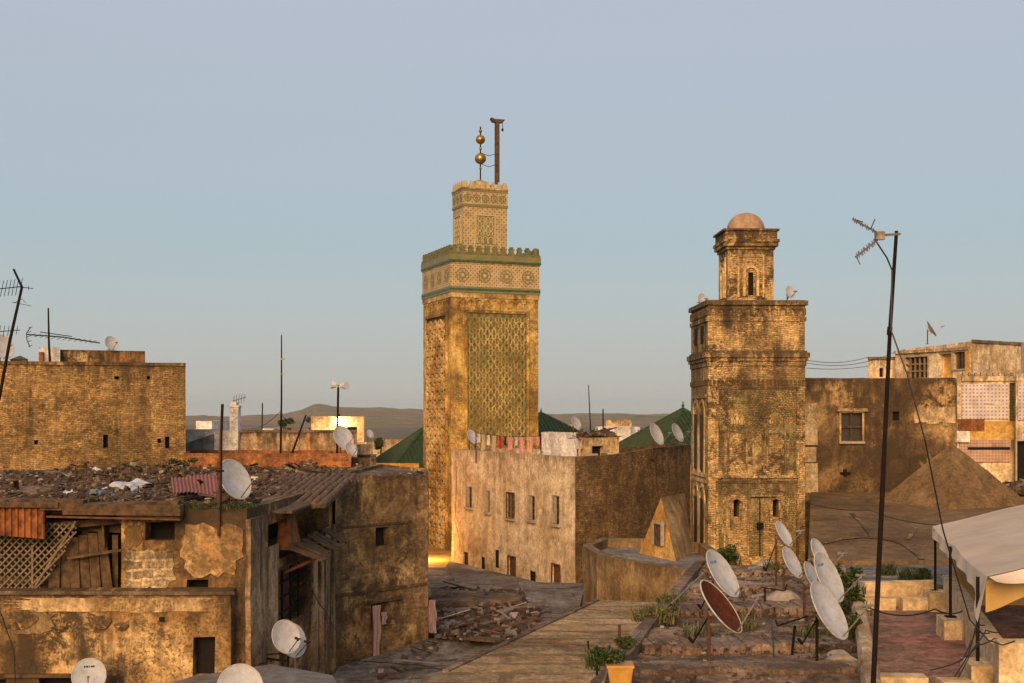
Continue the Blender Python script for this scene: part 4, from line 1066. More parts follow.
# clay barrel tiles
tr = thing('tiled_lean_to', 'row of mossy clay barrel tiles over the loft of the near left house', 'roof', (-6.2, 36.5, H-2.2))
m = MB()
for i in range(11):
    for j in range(6):
        ya = 40.2-j*.95; yb = ya-1.1; f_ = lambda y: (-7.25+(y-34.3)*.03) + i*.21*(1+.0*(y-34))
        za = H-1.9-(40.2-ya)*.085; zb = H-1.96-(40.2-yb)*.085; xo = random.uniform(-.025, .025)
        pa = [(f_(ya)+xo+.085*math.cos(t), ya, za+.09*math.sin(t)) for t in [k*math.pi/6 for k in range(7)]]
        pb = [(f_(yb)+xo+.105*math.cos(t), yb, zb+.12*math.sin(t)) for t in [k*math.pi/6 for k in range(7)]]
        for k in range(6): m.quad(pa[k], pa[k+1], pb[k+1], pb[k])
        m.poly(pb)
m.build('tiles', 'clay_tile', tr, jit=.03)
m = MB(); m.hexa([(-7.5, 34.3, H-2.5), (-5.0, 34.3, H-2.5), (-4.95, 40, H-2.1), (-7.3, 40, H-2.1), (-7.5, 34.3, H-2.4), (-5.0, 34.3, H-2.4), (-4.95, 40, H-1.96), (-7.3, 40, H-1.96)]); m.build('tile_bed', 'wood', tr, jit=.03)

# C block right of it
Cb = House('brick_house', 'stained brick house block beside the tall minaret with a soot streaked front and small window', 'house', [(-5.52, 40.0), (-2.82, 43.0), (-3.46, 52.3), (-5.5, 52.3)], H-1.9, 'stained_brick',
    holes={0: [(376, 389, 527, 546), (371, 387, 603, 626)]}, parapet=.1, jit=.05, zts=[H-1.85, H-2.1, H-2.2, H-2.0], step=.4)
Cb.window(0, 0, frame=None); Cb.window(0, 1, 'window', pane='rust_wood', lab='lower window closed by a red brown shutter')
Cb.ledge(0, 341, 411, 523.5, 525.5, .04, 'lintel', 'stained_brick'); Cb.ledge(0, 335, 428, 588, 590.5, .06, 'string_course', 'stained_brick'); Cb.ledge(0, 363, 401, 599, 601.5, .1, 'lintel', 'wood')
m = MB()
for k in range(24): y0 = 41.0; pass
wcb = Cb.walls[0]
rubble('wall_top_debris', [(-5.4, 40.3), (-2.95, 43.1), (-3.1, 45), (-5.4, 44)], 260, 'rubble', 'crumbled stones along the top of the stained brick block', .05, .22, 0, .2, lambda x, y: H-2.16)
def hanging_cloth(name, label, cat, wall, x0, x1, y0, y1, mat, out=.1, group=None):
    u0, u1, z0, z1 = wall.rect(x0, x1, y0, y1); m = MB(); n, k = 8, 10
    P = lambda i, j: wall.p(u0+(u1-u0)*(i/n)*(1-.1*math.sin(j)), z1+(z0-z1)*j/k, out+.04*math.sin(i*1.9+j*.3))
    for j in range(k):
        for i in range(n): m.quad(P(i, j+1), P(i+1, j+1), P(i+1, j), P(i, j))
    return tag(m.build(name, mat), label, cat, group)
hanging_cloth('hanging_cloth', 'long pale cloth hanging beside the lower window of the stained brick block', 'cloth', wcb, 370, 378.5, 605, 661, 'cloth_lilac', .12)
hanging_cloth('hanging_cloth', 'small pale cloth beside the long one on the stained brick block', 'cloth', wcb, 379, 385, 612, 624, 'cloth_lilac', .1)

# row behind: brick parapet house, walls, shed, cream house
HB = House('low_house', 'low house with an orange red brick wall behind the near roofs', 'house', [at(184, 54), at(351, 54), at(350, 59), at(184, 59)], zat(453.5, 54), 'red_brick', parapet=.3, jit=.06)
HB.ledge(0, 184, 350, 467, 471, .1, 'ledge', 'ochre_plaster', .06)
HC = House('low_house', 'plain brown plastered wall of a low house below the tall thin mast', 'house', [at(240, 60), at(357, 60), at(356, 65), at(240, 65)], zat(431, 60), 'shed_plaster', parapet=.3, jit=.03)
HC.ledge(0, 240, 357, 430, 432.5, .06, 'coping', 'dirt_roof')
HD = House('white_shed', 'white shed with a slanting grey panel right of the big ochre brick house', 'shed', [at(180, 59.6), at(238, 59.6), at(237, 65), at(180, 65)], zat(430.5, 59.6), 'white_wall', parapet=.1, jit=.01)
m = MB(); m.prism([(0, 0)], 0, 0, top=False) if False else None
a, b2, c, d = P3(187, 453, 59.5), P3(214, 453, 59.5), P3(214, 434, 59.5), P3(187, 443, 59.5); o = Vector((0, -.12, 0)); m.hexa([Vector(a)+o, Vector(b2)+o, b2, a, Vector(d)+o, Vector(c)+o, c, d]); m.build('panel', 'grey_sheet', HD.root)
HE = House('cream_house', 'cream house lit by a lamp under the hill ridge', 'house', [at(311, 84), at(364, 84), at(364, 90), at(311, 90)], zat(416.5, 84), 'pale_plaster', holes={0: [(336, 345, 427, 431.5), (347, 357, 427, 431.5)]}, parapet=.4, jit=.03)
HE.window(0, 0); HE.window(0, 1)
HF = House('low_house', 'small tan stepped house left of the green roofed hall', 'house', [at(345, 66), at(373, 66), at(372, 72), at(345, 72)], zat(444.5, 66), 'cream_plaster', holes={0: [(350, 357, 450, 456)]}, parapet=.3, jit=.04)
HF.window(0, 0)
HG = House('low_house', 'broken ochre wall between the orange brick wall and the green roofed hall', 'house', [at(352, 58), at(376, 58), at(376, 63), at(352, 63)], zat(458, 58), 'ochre_plaster', parapet=.3, jit=.07)
None and House('low_house', 'long low tan house with a flat top left of the green roof', 'house', [at(356, 74), at(398, 74), at(398, 80), at(356, 80)], zat(452, 74)+.6, 'old_cream', parapet=.3, jit=.04)
# distant houses
for (x0, x1, yt, Y, mt, lab) in ((196, 212, 421, 150, 'white_wall', 'tiny pale house far left under the bare slope'), (276, 312, 430.3, 110, 'gold_plaster', 'distant yellowish terrace with potted plants'), (262, 273, 428.5, 140, 'white_wall', 'tiny white house beside the brown wall'), (372, 408, 441, 120, 'old_cream', 'pale distant house with a cypress, left of the tall minaret'), (598, 640, 427, 150, 'white_wall', 'distant white house with cluttered roof in the gap between the minarets'), (606, 632, 420, 240, 'old_cream', 'far tan house behind the cluttered white one'), (560, 578, 425, 200, 'cream_plaster', 'far cream house behind the leaning roof dish')):
    box_house('distant_house', lab, x0, x1, yt, Y, 8, mt, parapet=.3, jit=.05)
# chimney
t = thing('chimney', 'narrow pinkish white chimney with an aerial tied to it', 'chimney', (*at(235, 61), zat(432, 61)))
m = MB(); x0 = at(231.5, 61)[0]; x1 = at(240, 61)[0]; m.box(x0, x1, 60.6, 61.2, zat(432, 61), zat(406, 61)); m.box(x0+.03, x1-.1, 60.65, 61.1, zat(406, 61), zat(402, 61)); m.box(x0-.1, x1+.02, 60.55, 61.25, zat(407.5, 61), zat(405.5, 61)); m.build('stack', 'white_wall', t, jit=.03)
m = MB(); yagi(m, P3(233, 401, 60.8), P3(246, 397, 60.8), 5, .6, (0, .3, 1), .015); m.build('aerial', 'steel', t)

def pavilion(name, label, cx, Y, half, yb, ya, rz, hip=True, fin=True, walls='gold_plaster', fscale=1.0):
    """square hall with a pyramid roof of green barrel tiles"""
    X = at(cx, Y)[0]; zb = zat(yb, Y-half*.6); za = zat(ya, Y); t = thing(name, label, 'hall', (X, Y, 0))
    c, s = math.cos(R(rz)), math.sin(R(rz)); rot = lambda x, y: (X+x*c-y*s, Y+x*s+y*c)
    m = MB(); q = half*.93; m.prism([rot(-q, -q), rot(q, -q), rot(q, q), rot(-q, q)], 0, zb); m.build('wall', walls, t, jit=.02)
    m = MB(); co = [rot(-half, -half), rot(half, -half), rot(half, half), rot(-half, half)]
    for i in range(4): a, b2 = co[i], co[(i+1) % 4]; m.poly([(a[0], a[1], zb), (b2[0], b2[1], zb), (X, Y, za)])
    m.prism(co, zb-.15, zb, top=False); m.poly([(p[0], p[1], zb-.15) for p in reversed(co)])
    base = m.build('roof', 'roof_tile', t)
    m = MB(); ap = Vector((X, Y, za))
    for i in range(4):
        a = Vector((*co[i], zb)); b2 = Vector((*co[(i+1) % 4], zb)); mid = (a+b2)/2; n = int(half*2/.3)
        for k in range(n+1):
            p = a.lerp(b2, k/n); fr_ = 1-abs(2*k/n-1)
            if fr_ < .02: continue
            m.tube([p+Vector((0, 0, .02)), p+(ap-mid)*fr_*.995+Vector((0, 0, .02))], .075, 5)
        m.tube([a, ap], .13, 6)
    m.build('tile_ridges', 'roof_tile', base)
    if fin:
        m = MB(); f = fscale; m.lathe([(.16*f, -.1), (.16*f, .15*f), (.09*f, .2*f), (.2*f, .38*f), (.2*f, .5*f), (.07*f, .68*f), (.1*f, .8*f), (.01, 1.05*f)], (X, Y, za), 10); m.build('finial', 'glaze', base, smooth=True)
    return t
pavilion('green_roofed_hall', 'green tiled pyramid roof left of the tall minaret above an ochre wall', 424, 92, 3.05, 464, 428, 21, fscale=.45)
pavilion('green_roofed_hall', 'small tip of green tiled roof just right of the tall minaret', 541, 100, 3.0, 438, 413, 21, fscale=.4)
pavilion('green_roofed_hall', 'largest green tiled pyramid roof, between the two minarets', 683, 84, 4.3, 459, 409.0, 21, fscale=.5)
mb_ = House('low_house', 'ochre wall below the green roof left of the tall minaret', 'house', [at(375, 79), at(419, 79), at(419, 82), at(375, 82)], zat(465, 79), 'gold_plaster', parapet=.1, jit=.03)

minaret_green(); minaret_old()

# E beige building and dark brick wall
E = House('beige_house', 'long beige plastered house below the tall minaret with two rows of small windows', 'house', [(-3.28, 69.6), (2.79, 56.7), (4.0, 59.5), (4.4, 66), (-1.2, 73.6)], H-1.86, 'cream_plaster',
    holes={0: [(466.5, 472.5, 487, 507, .07), (486.5, 490.5, 491, 512, .07), (507, 514.5, 493, 518, .07), (528.5, 535.5, 496, 520, .07), (553, 560, 496, 524, .07), (463.5, 468.5, 552, 565, .07), (480.5, 485, 557, 570, .07), (494.5, 499, 550, 568, .07), (508.5, 515.5, 557, 578, .07), (529, 536, 571, 583, .07), (552.5, 560, 565, 584, .07)]}, parapet=.55, thick=.3, roofmat='tan_roof', jit=.035, step=.5)
for i in range(11):
    if i < 5: E.window(0, i, 'window', frame='wood' if i == 2 else 'stone', bars=(2, 4, 'pale_wood', .03), pane='pane', sill=True, fw=.04, shutter=i in (0, 1, 3, 4))
    elif i in (8, 10): E.window(0, i, 'door', frame='wood', pane='rust_wood', fw=.06)
    else: E.window(0, i)
Dk = House('brick_wall_house', 'dark brown brick wall between the beige house and the old minaret', 'house', [(2.83, 56.75), (4.9, 58.9), (6.9, 61.5), (9.0, 64.6), (9.0, 70), (4.6, 66), (4.15, 59.6)], H-1.86, 'dark_brick', parapet=.3, jit=.03, zts=[H-1.88, H-1.8, H-1.58, H-1.5, H-1.5, H-1.8, H-1.9])
# terrace house behind the laundry
TW = House('roof_house', 'whitewashed parapet block on the beige house terrace', 'house', [at(541, 66.5), at(579, 63), at(581, 66), at(545, 70)], zat(433, 65), 'white_wall', zb=H-2.6, parapet=.3, jit=.04)
TH = House('roof_house', 'small cream rooftop room with rubble on top, right of the laundry', 'house', [at(579, 61.3), at(619, 62.5), at(618, 67), at(582, 66)], zat(437.5, 62), 'old_cream', zb=H-2.6, holes={0: [(591.5, 603, 446, 457), (580.5, 583, 449, 458)]}, parapet=.15, jit=.03)
TH.window(0, 0, frame='stone'); TH.window(0, 1)
rubble('roof_debris', [at(579, 61.6), at(612, 62.5), at(611, 65), at(580, 64)], 300, 'rubble', 'dark scrap heaped on the small cream rooftop room', .08, .4, .2, .5, lambda x, y: zat(437.5, 62)-.1)
# laundry
lt = thing('clothes_line', 'clothes line stretched along the terrace of the beige house', 'clothes line', P3(478, 452, 66))
m = MB(); LA = Vector(P3(476, 433, 66.3)); LB = Vector(P3(541, 436, 62.5)); m.tube([LA, (LA+LB)/2-Vector((0, 0, .12)), LB], .012, 5); m.build('line', 'black', lt)
m = MB()
for p in (LA, LB): m.tube([(p.x, p.y, H-2.5), (p.x, p.y, p.z+.1)], .03, 6)
m.build('poles', 'iron', lt)
items = [(479, 4, 'cloth_white', 9, 'white shirt at the left end of the clothes line'), (483.5, 5.5, 'cloth_beige', 16, 'beige cloth second on the clothes line'), (489, 4, 'cloth_white', 10, 'white cloth third on the clothes line'), (494.5, 6, 'cloth_beige', 15, 'beige cloth left of the red one'), (501, 5, 'cloth_red', 12, 'bright red cloth on the clothes line'), (506, 2.5, 'cloth_black', 8, 'black cloth right of the red one'), (511, 7.5, 'cloth_pink', 13, 'pink cloth right of the black one'), (517, 3.5, 'cloth_white', 8, 'white cloth between two pink ones'), (522, 7, 'cloth_pink', 16, 'second pink cloth nearer the right end'), (530, 9, 'cloth_peach', 16, 'peach coloured blanket near the right end'), (538, 5, 'cloth_pink', 9, 'small pink cloth at the right end of the line')]
for px, w_, mt, hh, lab in items:
    t = (px-476)/65; p = LA.lerp(LB, t); d = (LB-LA).normalized(); wv = w_/F*p.y*.52; hv = hh/F*p.y; m = MB(); zt = p.z-.12*4*t*(1-t)
    for j in range(6):
        for i in range(6):
            def q(i, j): x = -wv+2*wv*i/6*(1-.06*j*random.random()*0); return p+d*x*(1-.12*math.sin(j*.5))+Vector((.05*math.sin(i*2.1+j*.7)*(j/6), -.03-.06*math.sin(i*1.7+px), zt-p.z-hv*j/6*(1+.08*math.sin(i+px))))
            m.quad(q(i, j+1), q(i+1, j+1), q(i+1, j), q(i, j))
    tag(m.build('laundry', mt), lab, 'laundry', 'washing hung on the clothes line')
for px, py, w_, mt, lab in ((545, 452, 5, 'cloth_white', 'white cloth lying on the parapet beside the laundry'),):
    c = P3(px, py+3, 63); crumple('laundry', lab, 'laundry', (c[0], c[1], H-1.86), .3, .2, .2, mt, 8)

# tower foot ledge
m = MB(); m.prism([(-6.6, 66), (-3.5, 66), (-3.45, 69.8), (-1.5, 74), (-3.8, 75.7), (-5.9, 81), (-8, 81)], 0, H-8.0)
lo = tag(m.build('ledge_building', 'gold_plaster', jit=.03), 'low yellow ledge glowing under a floodlight at the foot of the tall minaret', 'building')
fl = thing('floodlight', 'floodlight at the foot of the tall minaret lighting its left side', 'floodlight', (-5.4, 70.0, H-8.0))
m = MB(); m.box(-5.55, -5.25, 69.85, 70.0, H-7.85, H-7.6); m.bar((-5.4, 70.1, H-8.0), (-5.4, 70.0, H-7.8), .08); m.build('housing', 'iron', fl)
m = MB(); m.box(-5.52, -5.28, 70.0, 70.02, H-7.83, H-7.62); m.build('lens', emis('lamp_lens', (1, .6, .2), 12), fl)

# I low grey roofs
mI = MB(); qI = ([(-2.66, 43.2), (3.15, 43.4), (3.3, 48), (3.6, 56.4), (2.6, 56.55), (-3.35, 69.2), (-3.4, 65.9), (-6.5, 65.9), (-6.3, 60), (-2.9, 52.5)]); mI.prism(qI, 0, [H-7.5-(y-43.2)*.0155 for x, y in qI])
tag(mI.build('flat_roof_building', 'grey_roof', jit=.05), 'low building with a grey paved roof in front of the beige house', 'building')
mI = MB()
foot = [(-5.3, 33.2), (1.2, 33.2), (3.1, 36), (3.1, 43.2), (-2.78, 42.95), (-5.4, 39.95)]
mI.prism(foot, 0, [H-7.75, H-7.5, H-7.5, H-7.45, H-7.5, H-7.85])
tag(mI.build('flat_roof_building', 'grey_roof', jit=.05), 'low building with a smooth grey roof left of the tan walkway roof', 'building')
# raised roof slabs and seams
def slab(name, label, pts, z, h, mat, cat='roof slab', jit=.03, group=None):
    m = MB(); f = [onz(x, y, z)[:2] for x, y in pts]; m.prism(f, z-h, z); return tag(m.build(name, mat, jit=jit), label, cat, group)
slab('roof_slab', 'raised dark roof slab right of the collapsed roof timbers', [(542, 638), (580, 606), (585, 583), (518, 582)], H-7.38, .12, 'grey_roof')
slab('roof_slab', 'grey cloth like roofing felt left of the collapsed timbers', [(432, 622), (480, 628), (500, 594), (432, 588)], H-7.36, .14, 'grey_roof')
slab('roof_slab', 'long grey roof slab along the foot of the beige house', [(455, 582), (520, 588), (516, 580), (447, 564)], H-7.72, .1, 'grey_roof')
zI = lambda x, y: H-7.45
rubble('collapsed_roof', [onz(434, 642, H-7.45)[:2], onz(548, 642, H-7.45)[:2], onz(520, 592, H-7.45)[:2], onz(440, 590, H-7.45)[:2]], 2600, 'rubble_red', 'collapsed timbers and scrap strewn over the low grey roof', .04, .22, .04, .2, zI, clump=.8)
rubble('collapsed_roof', [onz(440, 640, H-7.45)[:2], onz(542, 640, H-7.45)[:2], onz(538, 612, H-7.45)[:2], onz(480, 612, H-7.45)[:2]], 500, 'rubble_red', 'tangle of dark broken beams at the near edge of the collapsed roof', .06, .3, .12, .22, zI)
rubble('roof_debris', [onz(350, 679, H-7.6)[:2], onz(400, 679, H-7.6)[:2], onz(440, 645, H-7.5)[:2], onz(430, 640, H-7.5)[:2]], 30, 'rubble_red', 'few scraps lying on the smooth grey roof near the brick block', .05, .2, .2, .1, lambda x, y: H-7.62)
k = 0
for (x0, y0, x1, y1, w_, lab) in ((478, 601, 524, 603, .5, 'rusty brown sheet at the back of the collapsed roof'), (500, 612, 530, 604, .35, 'pale plank leaning across the collapsed roof'), (466, 618, 500, 622, .4, 'dark plank lying left in the collapsed roof'), (486, 632, 540, 618, .3, 'long beam crossing the collapsed roof near its right edge'), (470, 638, 500, 640, .6, 'broad board at the near side of the collapsed roof')):
    a = Vector(onz(x0, y0, H-7.32)); b2 = Vector(onz(x1, y1, H-7.25)); m = MB(); m.bar(a, b2, w_, .06)
    tag(m.build('roof_plank', ['rust_wood', 'pale_wood', 'wood', 'rust_wood', 'wood'][k], jit=.03), lab, 'plank', 'planks on the collapsed roof'); k += 1
slab('roof_patch', 'low broken ledge along the left of the collapsed roof', [(432, 605), (520, 600), (516, 593), (432, 588)], H-7.2, .25, 'dirt_roof', jit=.12)
c = onz(430, 655, H-7.5); hanging_cloth('hanging_cloth', 'pale pink cloth hanging at the corner of the stained brick block', 'cloth', Wall((-2.86, 42.8), (-1.9, 42.4), 0, 10), 429, 436, 600, 633, 'cloth_lilac', 0)
crumple('rubbish_heap', 'pale crumpled sacks at the bottom edge beside the grey roof', 'sack', (-3.9, 34.2, H-7.7), .7, .6, .35, 'plastic_white', 11)

# near grey awning roof bottom left
t = thing('sheet_canopy', 'grey zinc canopy roof at the bottom edge in front of the near left house', 'canopy', (-5.9, 27.6, H-5.9))
m = MB(); q = [(-8.2, 24.5, H-5.65), (-3.0, 24.5, H-5.65), (-4.05, 28.8, H-5.85), (-5.55, 29.5, H-5.75), (-7.2, 28.9, H-5.9)]
m.poly(q); m.poly([(a, b2, c-.06) for a, b2, c in reversed(q)])
for i in range(5): a, b2 = q[i], q[(i+1) % 5]; m.quad((a[0], a[1], a[2]-.06), (b2[0], b2[1], b2[2]-.06), b2, a)
m.build('sheet', 'grey_sheet', t, jit=.02)
m = MB()
for x in (-6.9, -5.9, -4.7): m.bar((x, 24.8, H-5.8), (x, 28.6, H-5.95), .1)
m.bar((-8.1, 25, H-6), (-3.1, 25, H-6), .15); m.bar((-7.2, 28.7, H-6), (-4.1, 28.7, H-6), .12); m.build('beams', 'wood', t)
m = MB()
for x, y in ((-7.2, 28.5), (-4.2, 28.3)): m.tube([(x, y, 0), (x, y, H-6)], .07, 8)
m.build('posts', 'wood', t)
# J tan walkway roof, H curved parapet terrace, gable
m = MB(); m.prism([(-3.2, 25.5), (2.4, 25.5), (3.4, 28.4), (4.5, 33), (5.3, 38), (4.7, 41.2), (2.79, 41.5), (-1.56, 29.9)], 0, H-6)
tag(m.build('flat_roof_building', 'tan_roof', jit=.03), 'building with the smooth tan walkway roof running up the middle', 'building')
m = MB()
for i in range(1, 18):
    t = i/18; a = Vector((-1.56, 29.9)).lerp(Vector((2.79, 41.5)), t); b2 = Vector((3.3, 28.6)).lerp(Vector((5.0, 38.5)), t)
    if i % 3 == 0: m.bar((a.x+.1, a.y, H-6+.004), (b2.x, b2.y+ (a.y-b2.y)*.5, H-6+.004), .05, .03)
for i in range(30):
    t0, t1 = i/30, (i+1)/30; a = Vector((-1.56, 29.9)).lerp(Vector((2.79, 41.5)), t0); b2 = Vector((-1.56, 29.9)).lerp(Vector((2.79, 41.5)), t1)
    m.bar((a.x, a.y, H-5.99), (b2.x, b2.y, H-5.99), .16, .06)
tag(m.build('roof_edging', 'dirt_roof', jit=.05), 'dark kerb and seams edging the tan walkway roof', 'kerb')
Hs = House('parapet_terrace', 'tan walled terrace with a thick parapet in front of the dark brick wall', 'terrace', [(2.72, 49.2), (3.05, 46.2), (3.6, 44.6), (4.6, 43.0), (5.8, 41.2), (7.55, 40.8), (7.6, 49.8), (6.0, 52), (3.6, 52)], H-5.0, 'tan_wall', parapet=.35, thick=.35, roofmat='grey_roof', jit=.03, zts=[H-5.0, H-5.0, H-5.0, H-5.0, H-5.02, H-5.05, H-5.0, H-5, H-5])
# yellow gable room
g = thing('gabled_room', 'small yellow gabled stair room with a door, standing on the tan walled terrace', 'stair room', P3(660, 545, 49))
m = MB(); a, b2, ap = Vector(P3(637.5, 543, 49.6)), Vector(P3(677, 550.5, 46.8)), Vector(P3(661, 497, 48.6)); a.z -= .55; b2.z = a.z
bk = Vector((.6, 2.6, 0)); apb = ap+Vector((1.25, 2.5, 0)); b3 = b2+Vector((.95, 2.7, 0)); a3 = a+bk
m.poly([a, b2, ap]); m.poly([a3, a, ap, apb]); m.poly([b3, a3, apb]); m.build('gable_wall', 'gold_plaster', g, jit=.02); m = MB(); m.poly([b2, b3, apb, ap]); gw = m.build('roof', 'tan_wall', g, jit=.02)  # right slope takes a darker tan, its shade put into the colour
wg = Wall((a.x, a.y), (b2.x, b2.y), 0, 10); u0, u1, z0_, z1_ = wg.rect(654.5, 662, 524, 545)
m = MB(); wg.slab(m, u0, u1, z0_, z1_, -.05, .03); dr = m.build('door', 'wood', g)
m = MB(); wg.slab(m, u0-.08, u0, z0_, z1_+.08, -.05, .07); wg.slab(m, u1, u1+.08, z0_, z1_+.08, -.05, .07); wg.slab(m, u0, u1, z1_, z1_+.08, -.05, .07); m.build('frame', 'stone', dr)

# K near terrace with the dishes
KZ = H-4.1
def kx(t, Y): # left edge x at Y
    return 1.35+(Y-19.6)*.243
m = MB(); nY = 34; nX = 16; L0 = [(kx(0, y), y) for y in [15+i*20.2/nY for i in range(nY+1)]]
RX = lambda y: 5.0+(y-18.1)*.243
V = []
for j in range(nY+1):
    y = 15+20.2*j/nY
    for i in range(nX+1):
        x = kx(0, y)+(RX(y)-kx(0, y))*i/nX
        step = .09*math.sin(y*1.9+.3*math.sin(x))
        V.append((x, y, KZ+max(-.05, step)*(1 if 0 < i < nX else .4)+.05*mnoise.noise(Vector((x*1.5, y*1.5, 0)))))
m.v = V
for j in range(nY):
    for i in range(nX): a = j*(nX+1)+i; m.f.append((a, a+1, a+nX+2, a+nX+1))
def skirt(idx):
    for a, b2 in zip(idx, idx[1:]):
        p, q = m.v[a], m.v[b2]; m.quad((p[0], p[1], 0), (q[0], q[1], 0), q, p)
skirt([i for i in range(nX+1)]); skirt([j*(nX+1)+nX for j in range(nY+1)]); skirt([nY*(nX+1)+i for i in reversed(range(nX+1))]); skirt([j*(nX+1) for j in reversed(range(nY+1))])
K = thing('dish_terrace', 'weathered near terrace of cracked render carrying the cluster of satellite dishes', 'terrace', (4, 25, 0))
m.build('roof', 'terrace_render', K, jit=.03)
m = MB()
for i in range(44):
    y0, y1 = 15+20*i/44, 15+20*(i+1)/44; m.bar((kx(0, y0)+.08, y0, KZ+.06), (kx(0, y1)+.08, y1, KZ+.06), .24, .16)
m.build('kerb', 'dirt_roof', K, jit=.06)
for (px0, px1, py, w_, h_) in ((678, 846, 612, .9, .2), (640, 850, 648, .8, .16), (600, 850, 674, .5, .12), (690, 838, 590, .7, .14), (705, 830, 574, .7, .16)):
    m = MB(); n = 40; a = onz(px0, py, KZ); b2 = onz(px1, py-2, KZ)
    for i in range(n):
        p = Vector(a).lerp(Vector(b2), i/n); q = Vector(a).lerp(Vector(b2), (i+1)/n); m.bar(p+Vector((0, 0, .02)), q+Vector((0, 0, .02)), w_*random.uniform(.85, 1.15), h_*random.uniform(.8, 1.2))
    m.build('roof_ridge', 'terrace_render', K, jit=.1)
rubble('terrace_grit', [(kx(0, 17)+.3, 17), (RX(17)-.3, 17), (RX(34.6)-.3, 34.6), (kx(0, 34.6)+.3, 34.6)], 1500, 'rubble', 'grit, pebbles and broken render scattered on the dish terrace', .015, .09, .0, .05, lambda x, y: KZ+.02)
for (px, py, s, lab) in ((769, 567, .35, 'pale lump of plaster by the bush at the minaret foot'), (783, 602, .42, 'mound of mortar around the middle dish post'), (842, 662, .3, 'grey stone at the near right of the dish terrace'), (838, 657, .22, 'grey stone behind the larger one by the coping')):
    c = onz(px, py, KZ); mm = MB(); mm.lathe([(s, 0), (s*.85, s*.25), (s*.45, s*.5), (.01, s*.55)], (c[0], c[1], KZ-.02), 12)
    tag(mm.build('stone', 'stone', jit=.12), lab, 'stone')
# rounded whitewashed coping wall
cw = thing('coping_wall', 'rounded pinkish cream coping wall between the dish terrace and the red floored terrace', 'wall', (6, 23, 0))
m = MB(); prof = [(-.14, 0), (-.14, H-3.93), (-.1, H-3.84), (0, H-3.8), (.1, H-3.84), (.14, H-3.93), (.14, 0)]; n = 44
for i in range(n):
    y0, y1 = 15+13.9*i/n, 15+13.9*(i+1)/n
    for k in range(6):
        (a0, z0_), (a1, z1_) = prof[k], prof[k+1]; x0, x1 = RX(y0)+.12, RX(y1)+.12
        m.quad((x0+a0, y0, z0_), (x0+a1, y0, z1_), (x1+a1, y1, z1_), (x1+a0, y1, z0_))
m.quad((RX(28.9)+.12+.14, 28.9, 0), (RX(28.9)+.12-.14, 28.9, 0), (RX(28.9)+.12-.14, 28.9, H-3.93), (RX(28.9)+.12+.14, 28.9, H-3.93))
m.build('coping', 'cream_plaster', cw, jit=.06)
# short cross-walls, ledge beyond the terrace
m = MB(); m.prism([(8.1, 31.75), (17, 31.75), (18.2, 35.9), (8.45, 35.9)], 0, H-4.2); tag(m.build('ledge_building', 'grey_roof', jit=.04), 'grey ledge roof at the front of the smooth mud roof', 'building')

# N mud roof with pyramid
m = MB(); P_ = [(8.32, 36), (18.5, 36), (27, 57.5), (12.6, 57.5), (11.66, 50.1)]; zs = [H-4.16, H-4.16, H-3.4, H-3.4, H-3.66]
n = 30
for j in range(n):
    y0, y1 = 36+21*j/n, 36+21*(j+1)/n
    xl = lambda y: 8.32+(y-36)*.2375; xr = lambda y: 18.5+(y-36)*.4; zz = lambda y: H-4.16+.76*(y-36)/21
    for i in range(20):
        f0, f1 = i/20, (i+1)/20; g_ = lambda y, f: (xl(y)+(xr(y)-xl(y))*f, y, zz(y)+.1*mnoise.noise(Vector((xl(y)*.3+f*4, y*.25, 2))))
        m.quad(g_(y0, f0), g_(y0, f1), g_(y1, f1), g_(y1, f0))
m.quad((8.32, 36, 0), (18.5, 36, 0), (18.5, 36, H-4.1), (8.32, 36, H-4.1)); m.quad((xl(57), 57, 0), (8.32, 36, 0), (8.32, 36, H-4.1), (xl(57), 57, H-3.35))
NR = tag(m.build('mud_roof_building', 'tan_mud'), 'broad smooth mud covered roof behind the awning, with faded white lines', 'building')
cx_, cy_ = at(952, 52); hd = 3.3; pz = thing('pyramid_roof', 'plain mud coloured pyramid roof standing on the smooth mud roof at the right', 'roof', (cx_, cy_, H-3.8))
m = MB(); N_ = 12; rot0 = R(-20)
co = [Vector((cx_+hd*math.cos(rot0-math.pi/2+i*math.pi/2), cy_+hd*math.sin(rot0-math.pi/2+i*math.pi/2)*.95, H-3.85)) for i in range(4)]; ap = Vector((cx_, cy_, zat(443.5, 52)))
for i in range(4):
    a, b2 = co[i], co[(i+1) % 4]
    for r_ in range(N_):
        for c_ in range(N_):
            def q(u, v): base = a.lerp(b2, v/N_); return base.lerp(ap, u/N_)
            m.quad(q(r_, c_), q(r_, c_+1), q(r_+1, c_+1), q(r_+1, c_))
m.build('slopes', 'tan_mud', pz, jit=.06)
m = MB()
def zN(x, y):
    f = (x-(8.32+(y-36)*.2375))/((18.5+(y-36)*.4)-(8.32+(y-36)*.2375))
    return H-4.16+.76*(y-36)/21+.1*mnoise.noise(Vector(((8.32+(y-36)*.2375)*.3+f*4, y*.25, 2)))
def pn(px, py):
    # point on the mud roof
    Y = 45
    for _ in range(30): Y = .5*Y+.5*(zN((px-512)/F*Y, Y)-H)*F/(HY-py)
    X = at(px, Y)[0]; return Vector((X, Y, zN(X, Y)+.03))
